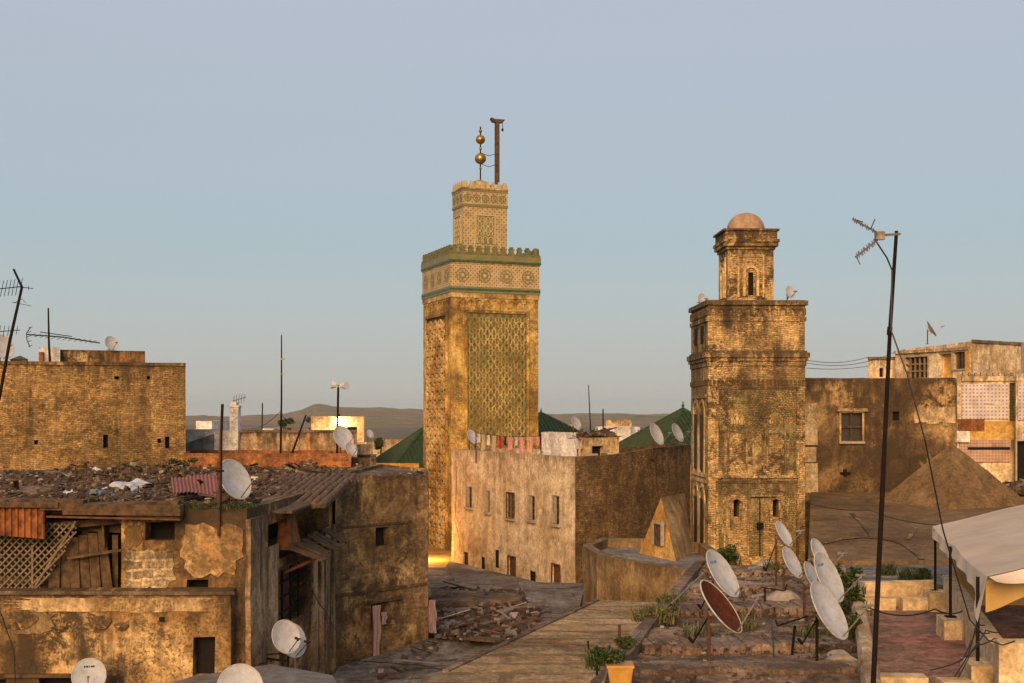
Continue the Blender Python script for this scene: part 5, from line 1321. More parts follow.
for line in ([(812, 547), (840, 540), (862, 538), (880, 539), (895, 542), (905, 546), (915, 553), (922, 560)], [(852, 514), (864, 526), (872, 538)], [(916, 528), (908, 540)]):
    m = MB()
    for a, b2 in zip(line, line[1:]):
        n_ = 5
        for k in range(n_):
            p = pn(a[0]+(b2[0]-a[0])*k/n_, a[1]+(b2[1]-a[1])*k/n_); q = pn(a[0]+(b2[0]-a[0])*(k+1)/n_, a[1]+(b2[1]-a[1])*(k+1)/n_); m.bar(p, q, .15*random.uniform(.7, 1.2), .01)
    tag(m.build('faded_line', 'shed_plaster', jit=.004), 'long curved faded line across the smooth mud roof' if len(line) > 4 else 'short faded line on the mud roof, %s' % ('left of the tall pole' if line[0][0] < 900 else 'right of the tall pole'), 'roof marking')

# O stained wall, P stepped building
O = House('stained_house', 'black stained ochre house right of the old minaret with one framed window', 'house', [at(778, 57.6), at(956, 57.6), at(955, 64), at(775, 64)], zat(378, 57.6), 'black_stained',
    holes={0: [(841, 862, 413, 441), (892.5, 899, 411.5, 420.5)]}, parapet=.2, jit=.05, step=.45)
O.window(0, 0, frame='old_cream', bars=(2, 2, 'wood', .06), pane='pane', sill=True, fw=.09); O.window(0, 1)
O.ledge(0, 837, 867, 408.5, 411.5, .16, 'lintel', 'old_cream')
m = MB(); w0 = O.walls[0]
for (x0, x1, y0, y1, o_) in ((804.5, 817, 403, 445, .08), (804.5, 816, 447, 462, .06), (805, 817.5, 463, 493, .08)): w0.slab(m, *w0.rect(x0, x1, y0, y1), -.02, o_)
m.build('pilaster', 'old_cream', O.root, jit=.03)
m = MB()
for (x0, x1, y0, y1, o_) in ((914, 955, 407, 424, .04),):
    for k in range(10): w0.slab(m, *w0.rect(x0+(x1-x0)*k/10, x0+(x1-x0)*(k+1)/10, y0+random.uniform(-1, 1.5), y1+random.uniform(-2, 2)), -.02, o_+.001*(k % 2))
m.build('render_patch', 'old_cream', O.root, jit=.02)
m = MB(); w0.slab(m, *w0.rect(840, 850, 472, 474.5), -.02, .1); w0.slab(m, *w0.rect(843, 846, 469, 476), -.02, .12); m.build('hook', 'iron', O.root)
Pq = House('tile_faced_house', 'stepped cream house at the right edge with patterned wall tiles and a green shutter', 'house', [at(957, 58.3), at(1016, 58.3), at(1016, 57.6), at(1075, 57.6), at(1070, 64), at(957, 64)], zat(374, 58.3), 'pale_plaster',
    holes={0: [(1009.5, 1015, 383, 422)], 2: [(1016.8, 1030, 441, 484)]}, parapet=.2, jit=.03, step=.5)
Pq.window(0, 0, 'window', pane='glaze_band', lab='narrow green shuttered window', bars=(1, 14, 'glaze', .03)); Pq.window(2, 0, 'door', frame='stone', pane='void')
w0 = Pq.walls[0]; w2 = Pq.walls[2]
for nm, mt, (x0, x1, y0, y1), ww in (('tile_panel', 'wall_tile', (961.5, 1008, 384, 419), w0), ('tile_panel', 'wall_tile', (1017.5, 1060, 384, 420), w2), ('tile_panel', 'pink_tile', (959, 1010, 440, 462), w0), ('brick_patch', 'red_brick', (957.5, 984, 419, 431), w0), ('render_patch', 'gold_plaster', (966, 1014, 421, 440), w0), ('white_box', 'white_wall', (950, 968, 431, 442), w0)):
    mm = MB(); r_ = ww.rect(x0, x1, y0, y1); o_ = {'white_box': .25, 'brick_patch': .07, 'tile_panel': .085}.get(nm, .05)
    ww.slab(mm, r_[0], r_[1], r_[2], r_[3], -.02, o_); mm.build(nm, mt, Pq.root, jit=.004 if nm == 'tile_panel' else .03)
m = MB(); w0.slab(m, *w0.rect(967, 1009, 447, 449.5), .05, .13); m.build('dark_slot', 'void', Pq.root); m = MB(); w0.slab(m, *w0.rect(985, 1002, 403, 405), .05, .11); m.build('shelf', 'white_wall', Pq.root)
m = MB(); w0.slab(m, *w0.rect(961, 1016, 376, 381), -.02, .1)
for i in range(9): w0.slab(m, *w0.rect(962+i*6, 964+i*6, 372.5, 375.5), -.02, .14)
m.build('cornice', 'pale_plaster', Pq.root, jit=.02)
# upper house
Up = House('upper_house', 'cream upper house on the right skyline with wide windows and an open niche', 'house', [at(895, 66), at(971, 61.5), at(1021, 64), at(1030, 70), at(900, 72)], zat(345, 64), 'pale_plaster', zb=H-1,
    holes={0: [(905, 928, 357, 378, .35), (938.5, 952.5, 353.5, 379, .4), (953, 965.5, 352, 369, .3)]}, parapet=.15, jit=.03, step=.5, zts=[zat(350.5, 66), zat(341.5, 61.5), zat(342, 64), zat(343, 70), zat(350, 72)])
Up.window(0, 0, bars=(5, 3, 'pale_wood', .07), pane='pane', frame='stone', lab='wide glazed opening with pale bars'); Up.window(0, 1, 'niche', pane='gold_plaster'); Up.window(0, 2, bars=(3, 1, 'wood', .07), pane='pane', frame='stone')
Up.ledge(0, 895.5, 970, 349, 352, .14, 'cornice', 'pale_plaster')
Up.ledge(1, 972, 1020, 341, 344, .08, 'cornice', 'dirt_roof'); Up.ledge(0, 966, 970, 350, 378, .06, 'pilaster', 'gold_plaster')
Lw = House('upper_house', 'small lower cream room left of the skyline house, with one tiny window', 'house', [at(868, 66.5), at(897, 66.5), at(897, 71), at(868, 71)], zat(358, 66.5), 'pale_plaster', zb=H-1, holes={0: [(879.5, 883.5, 368, 377)]}, parapet=.1, jit=.03)
Lw.window(0, 0); Lw.ledge(0, 868, 897, 357, 359.5, .1, 'coping', 'dirt_roof')
rubble('roof_debris', [at(985, 57), at(1030, 57), at(1030, 55), at(1003, 54)], 200, 'rubble', 'broken stones at the foot of the tile faced house', .1, .5, .1, .4, lambda x, y: H-3.45)

# M right terrace
m = MB(); m.prism([(4.6, 15), (16, 15), (18, 31.7), (8.25, 31.7), (5.6, 21)], 0, H-4.6); tag(m.build('terrace_building', 'red_floor', jit=.01), 'terrace building with a reddish floor under the awning side', 'terrace')
def wallbox(name, label, pts, z0_, z1_, mat, cat='wall', jit=.02, group=None):
    m = MB(); n = 8; P = []
    m.prism(pts, z0_, z1_)
    return tag(m.build(name, mat, jit=jit), label, cat, group)
def seg(px0, py0, px1, py1, z, th):   # wall footprint from two points of its near top edge
    a = Vector(onz(px0, py0, z)[:2]); b2 = Vector(onz(px1, py1, z)[:2]); t = (b2-a).normalized(); nn = Vector((-t.y, t.x))*th
    out = []
    for k in range(9): out.append(tuple(a.lerp(b2, k/8)))
    for k in range(9): out.append(tuple(b2.lerp(a, k/8)+nn))
    return out
wallbox('low_wall', 'cream wall closing the back of the red floored terrace', seg(865, 590, 937, 589, H-4.2, .3), H-4.7, H-4.02, 'yellow_plaster')
wallbox('bench_block', 'left cream block at the back of the red floored terrace', seg(863, 598, 896, 598.5, H-4.32, .35), H-4.7, H-4.32, 'yellow_plaster', 'block')
wallbox('bench_block', 'right cream block at the back of the red floored terrace', seg(903, 598.5, 929, 598.5, H-4.32, .35), H-4.7, H-4.32, 'yellow_plaster', 'block')
AX = lambda y: 7.86+(y-21.6)*.25       # line of the awning posts
def along(y0, y1, o0, o1, n=12): return [(AX(y)+o0, y) for y in [y1+(y0-y1)*k/n for k in range(n+1)]] + [(AX(y)+o1, y) for y in [y0+(y1-y0)*k/n for k in range(n+1)]]
wallbox('parapet_wall', 'tall cream parapet wall running under the awning edge', along(20.9, 30.6, .2, .46), H-4.7, H-3.82, 'yellow_plaster')
for y, o, lab, zt in ((30.2, .3, 'yellowish pedestal under the farthest awning post', H-4.17), (26.45, .3, 'yellowish pedestal under the middle awning post', H-4.2), (21.45, .28, 'cream pedestal under the nearest awning post', H-4.15)):
    wallbox('pedestal', lab, [(AX(y)-.24, y-.3), (AX(y)+.2, y-.3), (AX(y)+.3, y+.5), (AX(y)-.14, y+.5)], H-4.7, zt, 'yellow_plaster', 'pedestal')
wallbox('cross_wall', 'near cream wall at the lower right corner under the awning', [(7.72, 20.3), (9.2, 20.3), (11, 20.3), (12.5, 20.3), (12.6, 20.7), (7.8, 20.7)], H-6, H-3.62, 'yellow_plaster')
wallbox('low_wall', 'short cream wall at the bottom edge beside the tall pole', seg(874, 679, 929, 680, H-4.25, .4), H-4.8, H-4.22, 'yellow_plaster')
wallbox('low_wall', 'short cream wall at the bottom edge beside the nearest awning post', seg(944, 684, 975, 684, H-4.25, .4), H-4.8, H-4.22, 'yellow_plaster')
for y, zt, lab in ((30.5, H-2.73, 'farthest dark post holding the awning'), (26.6, H-2.73, 'middle dark post holding the awning'), (21.6, H-2.73, 'nearest dark post holding the awning')):
    pt = thing('awning_post', lab, 'post', (AX(y), y, H-4.2), 'posts holding the awning')
    m = MB(); m.tube([(AX(y), y, H-4.2), (AX(y), y, zt)], .032, 8); m.build('pole', 'iron', pt); m = MB(); m.box(AX(y)-.1, AX(y)+.1, y-.1, y+.1, H-4.2, H-4.17); m.build('foot_plate', 'iron', pt)
aw = thing('awning', 'large pale canvas awning with drooping edges over the right terrace', 'awning', (AX(26)+2, 26, H-2.9))
sag = lambda u, v: -.06*math.sin(math.pi*((v*2) % 1))*(1-u*.3)
def apt(u, v):   # u across (left eave to ridge), v along (near to far)
    y = 21.4+9.7*v; x = AX(y)+4.4*u; return Vector((x-.02+.16*(1-v)*(1-u), y, H-2.70+4.4*u*.235+.2*v*u*0+sag(u, v)+.03*mnoise.noise(Vector((u*4, v*5, 1)))))
m = MB(); nu, nv = 20, 30
for j in range(nv):
    for i in range(nu): m.quad(apt(i/nu, j/nv), apt((i+1)/nu, j/nv), apt((i+1)/nu, (j+1)/nv), apt(i/nu, (j+1)/nv))
for j in range(nv):
    for i in range(nu): o = Vector((0, 0, -.015)); m.quad(apt(i/nu, (j+1)/nv)+o, apt((i+1)/nu, (j+1)/nv)+o, apt((i+1)/nu, j/nv)+o, apt(i/nu, j/nv)+o)
m.build('canopy', 'canvas', aw, smooth=True)
m = MB()      # drooping side edge
for j in range(40):
    for k in range(4):
        def q(j, k):
            v = j/40; p = apt(0, v); d = .2+.03*math.sin(v*13)+.12*(1-v)+(.42*max(0, 1-v*6)**1.3); return p+Vector((-.01*k-.008*math.sin(j*.9)*k+.05*k*max(0, 1-v*6)*-1, -.05*k*max(0, 1-v*7), -d*k/4))
        m.quad(q(j, k+1), q(j+1, k+1), q(j+1, k), q(j, k))
m.build('side_valance', 'canvas_pale', aw, smooth=True)
m = MB()      # front edge: pale scalloped strip above, lining below with lamplight painted in as gold
for i in range(40):
    for k in range(3):
        def q(i, k): u = i/40; p = apt(u, 0); d = .06+1.1*u**.8*(1-.3*u)+.03*math.sin(u*20); return p+Vector((0, -.06-.12*k, -.6*min(d, .55)*k/3))
        m.quad(q(i, k+1), q(i+1, k+1), q(i+1, k), q(i, k))
m.build('front_valance', 'canvas_pale', aw, smooth=True)
m = MB()
for i in range(40):
    for k in range(4):
        def q(i, k): u = i/40; p = apt(u, .01); d = .44+.1*math.cos(u*9)**2; return p+Vector((0, .05, -d*(.12+.88*k/4)*1.15))
        m.quad(q(i, k+1), q(i+1, k+1), q(i+1, k), q(i, k))
m.build('lining', 'canvas_lamplit', aw, smooth=True)
m = MB()
for i in range(12): 
    def q(i, z): return Vector((AX(30.9)+.5+i*.35, 30.95, z))
    m.quad(q(i, H-4.6), q(i+1, H-4.6), q(i+1, H-2.75), q(i, H-2.75))
m.build('added_lamplit_curtain', 'canvas_lamplit', aw)  # added curtain, coloured gold for the lamplit inside of the awning
# ---- dishes on the terrace
tg_ = 'satellite dishes on the near terrace'
dish(721, 574.5, 24.5, 53, 32, 32, KZ, 'white dish with a faint blue mark behind the rusty brown one', mark=2, group=tg_, strut=True)
dish(719, 608, 21.0, 63, 26, 38, KZ, 'rusty brown faced dish at the front left of the terrace', mat='dish_rust', group=tg_, strut=True)
dish(783, 534.5, 30, 28, 33, 30, KZ, 'small topmost white dish in front of the old minaret', group=tg_, strut=True)
dish(791, 563, 28.5, 34, 34, 28, KZ, 'small white dish on the post with the mortar mound', group=tg_)
dish(819.5, 556, 27.5, 36, 34, 26, KZ, 'white dish farthest back in the right hand cluster', group=tg_)
dish(827, 578, 24.8, 53, 36, 26, KZ, 'large speckled white dish in the middle of the right hand cluster', group=tg_, mark=2)
dish(812.5, 579, 25.8, 36, 30, 28, KZ, 'white dish mostly hidden behind the right hand cluster', group=tg_)
dish(827, 611.5, 20.9, 63, 34, 30, KZ, 'largest white dish nearest the coping wall on a dark post', group=tg_, strut=True, postmat='iron')
for (px, py, Y, px1, py1, lab) in ((752, 600, 25, 765, 585, 'loose bracket and feed left over behind the terrace dishes'),):
    a = Vector(onz(765, 607, KZ)); s = thing('bare_mount', 'bare dish mount without its dish in the middle of the terrace', 'mount', tuple(a))
    m = MB(); m.tube([a, a+Vector((0, 0, .4))], .02, 6); m.bar(a+Vector((-.1, 0, .42)), a+Vector((.4, -.1, .36)), .025); m.bar(a+Vector((.4, -.1, .36)), a+Vector((.45, -.1, .5)), .025); m.build('arm', 'iron', s)
a = Vector(onz(792, 655, KZ)); s = thing('bare_mount', 'bare bent dish bracket at the front left of the largest white dish', 'mount', tuple(a))
m = MB(); m.tube([a, a+Vector((.05, 0, .5))], .025, 6); m.bar(a+Vector((-.25, 0, .5)), a+Vector((.3, .1, .65)), .025); m.bar(a+Vector((-.25, 0, .5)), a+Vector((-.28, 0, .6)), .025); m.build('arm', 'iron', s)
# antenna bracket at lower left of terrace
a = Vector(P3(597, 660, 22)); s = thing('aerial_bracket', 'small forked aerial bracket on the kerb beside the yellow pot', 'bracket', tuple(a))
m = MB(); m.tube([(a.x, a.y, H-4.5), (a.x, a.y, a.z+.25)], .02, 6); m.tube([P3(588, 641, 22), P3(588.5, 648, 22), P3(593, 652, 22), P3(606, 651, 22)], .018, 6); m.tube([P3(588.5, 666, 22), P3(588.5, 656, 22)], .03, 6); m.bar(P3(588.5, 665, 22), P3(595, 666, 22), .02); m.build('fork', 'iron', s)
a = onz(619.5, 640, H-4.05); m = MB(); m.tube([(a[0], a[1], H-4.2), (a[0], a[1], a[2]+.28)], .03, 6); tag(m.build('stub_post', 'rust_pole'), 'short rusty stub post on the kerb above the yellow pot', 'post')
m = MB(); m.tube([P3(603, 683, 18.6), P3(609, 667, 20), P3(628, 643, 21.8), P3(640, 632, 22.8)], .02, 6); tag(m.build('pipe', 'steel'), 'thin pale pipe lying along the terrace kerb', 'pipe')
m = MB(); m.tube([P3(672, 603, 25.5), P3(690, 586, 27), P3(704, 573, 28)], .02, 6); tag(m.build('pipe', 'steel'), 'thin pale pipe along the kerb behind the two front left dishes', 'pipe')
# yellow pot with plant
c = (at(619.5, 19.3)[0], 19.3, KZ); pt = thing('flower_pot', 'square yellow flower pot with a green plant at the bottom edge', 'flower pot', c)
m = MB(); s_ = .19; s2 = .15; z0_, z1_ = KZ+.0, zat(664, 19.3)
m.hexa([(c[0]-s2, c[1]-s2, z0_), (c[0]+s2, c[1]-s2, z0_), (c[0]+s2, c[1]+s2, z0_), (c[0]-s2, c[1]+s2, z0_), (c[0]-s_, c[1]-s_, z1_), (c[0]+s_, c[1]-s_, z1_), (c[0]+s_, c[1]+s_, z1_), (c[0]-s_, c[1]+s_, z1_)])
m.box(c[0]-s_-.015, c[0]+s_+.015, c[1]-s_-.015, c[1]+s_+.015, z1_-.03, z1_+.01); m.build('pot', 'pot', pt)
m = MB(); leaves(m, (c[0]-.08, c[1], z1_), .3, 700, .035, .9, 9); m.build('foliage', 'leaf', pt)
# weeds and bushes
for (px, py, z, rad, n, size, lab, gr, fl_, mt) in (
    (728, 567, KZ, .42, 900, .05, 'green bush at the foot of the old minaret', 60, 1.0, 'leaf'),
    (655, 622, KZ, .42, 800, .05, 'low weeds growing on the kerb of the dish terrace', 200, .6, 'dry_leaf'),
    (672, 607, KZ, .3, 400, .045, 'smaller weeds farther up the kerb of the dish terrace', 160, .6, 'dry_leaf'),
    (605, 668, KZ, .3, 500, .04, 'weeds left of the yellow pot on the kerb', 120, .7, 'leaf'),
    (843, 594, KZ, .5, 1400, .05, 'leafy green bush behind the right hand dish cluster', 60, 1.0, 'leaf'),
    (852, 615, KZ, .35, 900, .045, 'climbing green plant by the coping wall behind the largest dish', 40, 1.2, 'leaf'),
    (850, 640, KZ, .3, 900, .04, 'green plant against the coping wall below the other climber', 40, 1.3, 'leaf'),
    (915, 580, H-4.2, .38, 500, .04, 'tuft of weeds on the grey ledge in front of the mud roof', 150, .5, 'leaf'),
    (887, 575, H-4.2, .2, 300, .035, 'small tuft of weeds near the tall pole on the grey ledge', 80, .8, 'leaf'),
    (740, 632, KZ, .3, 120, .03, 'dry weeds in the shade of the rusty dish', 120, .3, 'dry_leaf'),
    (700, 640, KZ, .25, 120, .03, 'dry tuft left of the rusty dish post', 90, .3, 'dry_leaf'),
    (815, 640, KZ, .35, 200, .03, 'dry tuft behind the largest dish post', 90, .3, 'dry_leaf'),
    (775, 572, KZ, .3, 200, .035, 'dry weeds at the back edge of the dish terrace', 120, .4, 'dry_leaf')):
    c = onz(px, py, z); shrub(c, rad, n, size, lab, fl_, mt, 'weed_tuft' if 'weed' in lab or 'tuft' in lab else 'bush', 'weeds' if 'weed' in lab or 'tuft' in lab else 'bush', grass=gr, gh=.3)
c = P3(182, 472, 52); shrub((c[0], c[1], z0), .7, 500, .07, 'dark weeds at the foot of the big brick house corner', .5, 'leaf', 'weed_tuft', 'weeds', grass=100)
c = P3(235, 506, 30.3); shrub((c[0], c[1], Bz), .5, 300, .03, 'dark moss and weeds on the wall top under the left dish', .18, 'leaf', 'weed_tuft', 'weeds', grass=120, gh=.12)
c = P3(190, 506, 30.3); shrub((c[0], c[1], Bz), .5, 300, .03, 'dark weeds on the wall top left of the tall pole', .22, 'leaf', 'weed_tuft', 'weeds', grass=120, gh=.12)
c = P3(381, 443, 118); t = thing('cypress', 'small dark cypress on the pale house left of the tall minaret', 'tree', (c[0], c[1], c[2]-1)); m = MB(); m.tube([(c[0], c[1], c[2]-1), (c[0], c[1], c[2])], .1, 6); m.build('trunk', 'wood', t)
m = MB(); leaves(m, (c[0], c[1], c[2]-.6), .7, 500, .16, 1.2, 8); m.build('crown', 'leaf', t)
for px, py, lab in ((287, 431, 'left potted bush on the distant yellowish terrace'), (313, 431, 'right potted bush on the distant terrace')):
    c = P3(px, py, 112); t = thing('potted_bush', lab, 'plant', (c[0], c[1], zat(430.3, 110)-.3)); c = (c[0], c[1], zat(430.3, 110)-.3); m = MB(); m.lathe([(.3, 0), (.4, .5)], c, 10); m.build('pot', 'clay_tile', t); m = MB(); leaves(m, (c[0], c[1], c[2]+.4), .7, 400, .13, 1.0, 6); m.build('foliage', 'leaf', t)

# ---- other dishes
dish(234, 480, 31, 43, 33, 24, H-2.2, 'large pale dish on the near left roof beside the tall pole', strut=False, lnb='plastic_white')
dish(285.5, 637, 30.2, 34, 48, 20, H-6.1, 'dish fixed by iron arms to the side wall of the near left house', wall_mount=(-.75, -.25), postmat='iron', lnb='black')
dish(292, 640.5, 31.0, 35, 40, 20, H-6.0, 'second dish half hidden behind the one on the side wall', wall_mount=(-1.0, -.2), postmat='iron', lnb='black')
dish(89, 676, 28.4, 35, 74, 24, H-7.2, 'white dish with a dark mark at the bottom edge, left', mark=1, wall_mount=(-.9, .9))
dish(240, 688, 26.3, 48, 74, 28, H-5.7, 'white dish cut by the bottom edge on the zinc canopy')
dish(472, 437, 68.2, 16, 34, 26, H-2.35, 'small dish at the left end of the beige house terrace')
dish(576, 423.5, 64, 15, 36, 24, zat(437, 64)-.1, 'small pale dish on the rooftop block right of the laundry')
dish(656, 434.5, 61.0, 24, 34, 24, H-2.1, 'larger dish on the dark brick wall before the green roof')
dish(677, 433, 62.5, 20, 34, 24, H-2.0, 'smaller dish next to the old minaret before the green roof')
dish(633, 431, 90, 10, 36, 24, zat(446, 90), 'tiny dish far off beside the large green roof')
dish(111, 343.5, 58.8, 15, 40, 20, zat(350, 58.8), 'dish on top of the big ochre brick house')
dish(2, 347, 57, 26, 40, 22, zat(366, 57), 'pale dish cut by the left edge on the brick house roof')
dish(343, 438, 55.6, 25, 44, 24, H-2.0, 'bigger of the two dishes beside the lamp pole', group='dishes beside the lamp pole')
dish(351, 449.5, 55.0, 15, 44, 24, H-2.2, 'smaller of the two dishes beside the lamp pole', group='dishes beside the lamp pole')
dish(370, 434, 70, 9, 40, 22, zat(446, 68), 'tiny white dish on the tan stepped house')
dish(931, 329, 65, 17, 12, 30, zat(344, 65), 'dish seen from the edge on the skyline house at the right', lnb='lnb')
dish(790, 292, 51.2, 12, 60, 15, zat(300, 50.5), 'small round dish at the right corner of the old minaret', mat='dish')
dish(702, 299, 51.2, 11, 60, 12, zat(301, 50.5), 'small round dish at the left corner of the old minaret', mat='dish')

# ---- masts, aerials, lamp
t = mast('antenna_pole', 'tall dark leaning pole with an aerial in the right foreground', [P3(871.5, 720, 17), P3(882, 500, 17), P3(890, 330, 17), P3(896.5, 231, 17)], [.037, .034, .027, .024])
m = MB(); m.tube([P3(889.3, 335, 17), P3(890, 327, 17)], .036, 8); m.build('joint_collar', 'iron', t)
m = MB(); b_ = P3(879, 236, 16.9); m.bar(P3(900, 234, 17), P3(878, 235.5, 16.9), .03); m.box(b_[0]-.05, b_[0]+.07, b_[1]-.04, b_[1]+.04, b_[2]-.05, b_[2]+.06)
m.tube([P3(878, 233, 16.9), P3(852.5, 219, 16.6)], .012, 6); m.tube([P3(877.5, 240, 16.9), P3(855.5, 257, 16.6)], .012, 6)
for (a, b2, n_) in (((876, 232), (854, 220), 12), ((876, 241), (857, 256), 12)):
    for i in range(n_):
        f = i/(n_-1); x, y = a[0]+(b2[0]-a[0])*f, a[1]+(b2[1]-a[1])*f; L = .1+.05*(i % 3 == 0)
        c = Vector(P3(x, y, 16.9-.3*f)); m.tube([c-Vector((.025, L*1.2, .05)), c+Vector((.025, L*1.2, .05))], .008, 5)
m.tube([P3(871, 228, 16.7), P3(875, 219, 16.6)], .008, 5); m.tube([P3(856, 256, 16.6), P3(860, 264.5, 16.6)], .008, 5); m.tube([P3(857, 220, 16.6), P3(863, 222, 16.5)], .008, 5)
m.build('aerial', 'steel', t)
cable('black cable hanging from the aerial down the tall right pole', [P3(876.5, 242, 16.9), P3(887, 258, 16.95), P3(892, 270, 16.98), P3(891, 330, 16.93), P3(907, 374, 16.8), P3(925, 440, 16.8), P3(943, 530, 17.2), P3(958, 580, 18), P3(970, 620, 19), P3(988, 640, 20.1), P3(1003, 645, 20.2), P3(1015, 641, 20.3)], .011, 0, n=4)
t = mast('antenna_mast', 'tall thin mast rising behind the low brown wall', [P3(280.5, 458, 56), P3(281.5, 400, 56), P3(281.5, 335, 56)], [.05, .04, .025], 'iron')
m = MB(); m.bar(P3(281.5, 374, 56), P3(284, 374.5, 56), .06); m.bar(P3(281, 359, 56), P3(284.5, 359, 56), .07); m.build('cable_clips', 'steel', t)
mast('antenna_mast', 'leaning thin pole right of the tall thin mast', [P3(291, 456, 56.3), P3(306, 415, 56.3)], [.05, .035], 'iron')
t = mast('lamp_mast', 'pole with two white floodlight heads on top, behind the twin dishes', [P3(337, 455, 56.6), P3(338.3, 385, 56.6)], .05, 'iron')
m = MB(); m.tube([P3(332, 384.5, 56.6), P3(336.5, 385.5, 56.6)], [.2, .09], 10); m.tube([P3(346.5, 385.5, 56.4), P3(341, 386, 56.6)], [.18, .09], 10); m.bar(P3(332, 386, 56.6), P3(347, 387, 56.6), .08); m.build('floodlight_heads', 'plastic_white', t)
lb = P3(338.8, 421, 83.5); t = thing('wall_lamp', 'glowing lamp on the front of the small cream house under the hill', 'lamp', lb)
m = MB(); m.lathe([(.01, -.26), (.2, -.18), (.27, 0), (.2, .18), (.01, .26)], lb, 12); m.build('bulb', emis('lit_bulb', (1, .72, .38), 60), t)
m = MB(); m.bar((lb[0], lb[1], lb[2]+.25), (lb[0], 84.05, lb[2]+.45), .06); m.build('arm', 'iron', t)
mast('antenna_mast', 'faint thin mast right of the chimney', [P3(262, 432, 100), P3(262.5, 403, 100)], .05)
mast('antenna_mast', 'thin mast on the rooftop block between the minarets', [P3(591, 440, 64), P3(588.5, 385, 64)], [.035, .02])
mast('antenna_mast', 'short faint mast farther off between the minarets', [P3(603, 432, 100), P3(603, 409, 100)], .05)
t = mast('antenna_mast', 'double iron pole fixed to the near left house wall beside the large dish', [P3(218.5, 536, 29.9), P3(219.5, 470, 29.95), P3(222.5, 404, 29.95)], .035, 'rust_pole')
m = MB(); m.tube([P3(221, 510, 29.85), P3(222, 404, 29.9)], .02, 6); m.bar(P3(216, 471, 29.9), P3(224, 471, 29.9), .04); m.build('second_tube', 'iron', t)
t = mast('antenna_mast', 'leaning mast with aerials at the left edge', [P3(-1, 400, 46), P3(10, 340, 46), P3(22, 287, 46), P3(13.5, 269, 45.9)], [.06, .06, .05, .04])
m = MB(); yagi(m, P3(22, 286.5, 46), P3(-12, 290, 45.5), 9, .7, (0, .5, 1), .012, .9); yagi(m, P3(20, 287, 46), P3(33, 288.5, 46), 2, .2, (0, 0, 1), .01)
m.tube([P3(12, 302, 46), P3(31, 306, 46)], .01, 5); m.tube([P3(14, 303, 46), P3(22, 299, 46), P3(26, 303, 46)], .01, 5); m.build('aerial', 'iron', t)
t = mast('antenna_mast', 'second mast with a sagging aerial at the left edge', [P3(-4, 380, 44), P3(-4, 325, 44)], .04)
m = MB(); yagi(m, P3(-6, 332, 44), P3(20, 330, 44), 6, .5, (0, .4, 1), .01); m.build('aerial', 'iron', t)
t = mast('antenna_mast', 'straight mast with a long horizontal aerial over the big brick house', [P3(50, 362, 56.6), P3(49, 345, 56.6), P3(48.3, 308, 56.6)], [.06, .05, .035])
m = MB(); m.tube([P3(27, 334.5, 56), P3(62, 337, 56.4), P3(100, 343, 57)], .03, 6); m.tube([P3(40, 332, 56.2), P3(72, 336.5, 56.6)], .02, 5)
for i in range(12):
    c = Vector(P3(32+i*5.6, 335+i*.62, 56.1+.07*i)); m.tube([c-Vector((.03, .3, .08)), c+Vector((.03, .3, .08))], .012, 4)
for k_ in range(5): y_ = 328+4.6*k_; m.tube([P3(26+abs(k_-2)*1.2, y_, 56), P3(30+abs(k_-2)*1.2, y_-1.2, 55.6)], .014, 4)
m.tube([P3(31, 327, 56), P3(26.5, 333, 56), P3(27, 340, 56), P3(30, 347, 56)], .02, 5); m.build('aerial', 'iron', t)
for (pts, lab, sg) in (([P3(806, 360, 60), P3(868, 357, 66)], 'uppermost of three thin cables right of the old minaret', .2), ([P3(806, 363, 60), P3(895, 352, 66)], 'middle thin cable right of the old minaret', .35), ([P3(806, 368, 60), P3(868, 366, 66)], 'lowest of three thin cables right of the old minaret', .1),
    ([P3(240, 425, 90), P3(281, 411, 56)], 'thin cable from the chimney to the tall mast', .5), ([P3(281, 415, 56), P3(312, 413, 84)], 'thin cable from the tall mast to the cream house', .5), ([P3(0, 610, 28.5), P3(14, 650, 28.5), P3(16, 690, 28.5)], 'black cable across the wall in the bottom left corner', .02),
    ([P3(457, 470, 68.5), P3(455, 520, 68.8), P3(462, 552, 68.2)], 'cable running down the left end of the beige house', 0), ([P3(808, 503, 50), P3(870, 510, 42), P3(940, 525, 32)], 'thin cable over the mud roof', .1), ([P3(867, 607, 25), P3(935, 609, 26), P3(975, 603, 26)], 'thin cable sagging across the red terrace', .15),
    ([P3(310, 585, 37), P3(325, 610, 36.5), P3(345, 640, 36)], 'thin cable down the side wall of the near left house', .1), ([P3(345, 660, 39), P3(420, 665, 33.5), P3(500, 683, 30)], 'black cable lying across the smooth grey roof', 0), ([P3(758, 600, 25), P3(772, 625, 23), P3(775, 665, 21)], 'thin cable lying on the dish terrace', 0)):
    cable(lab, pts, .014 if 'thin' in lab else .012, sg, n=8)
for i, (a, b2, c) in enumerate((((955, 683), (972, 650), (1000, 632)), ((960, 660), (978, 645), (1012, 640)), ((945, 690), (968, 655), (985, 625)), ((930, 670), (962, 660), (990, 633)))):
    y = 20.6+.1*i; cable('tangled black cables around the nearest awning post', [P3(*a, y), P3(*b2, y), P3((b2[0]+c[0])/2, min(b2[1], c[1])-2, y), P3(*c, y)], .012, .02, 'tangled cables at the nearest post', n=5)

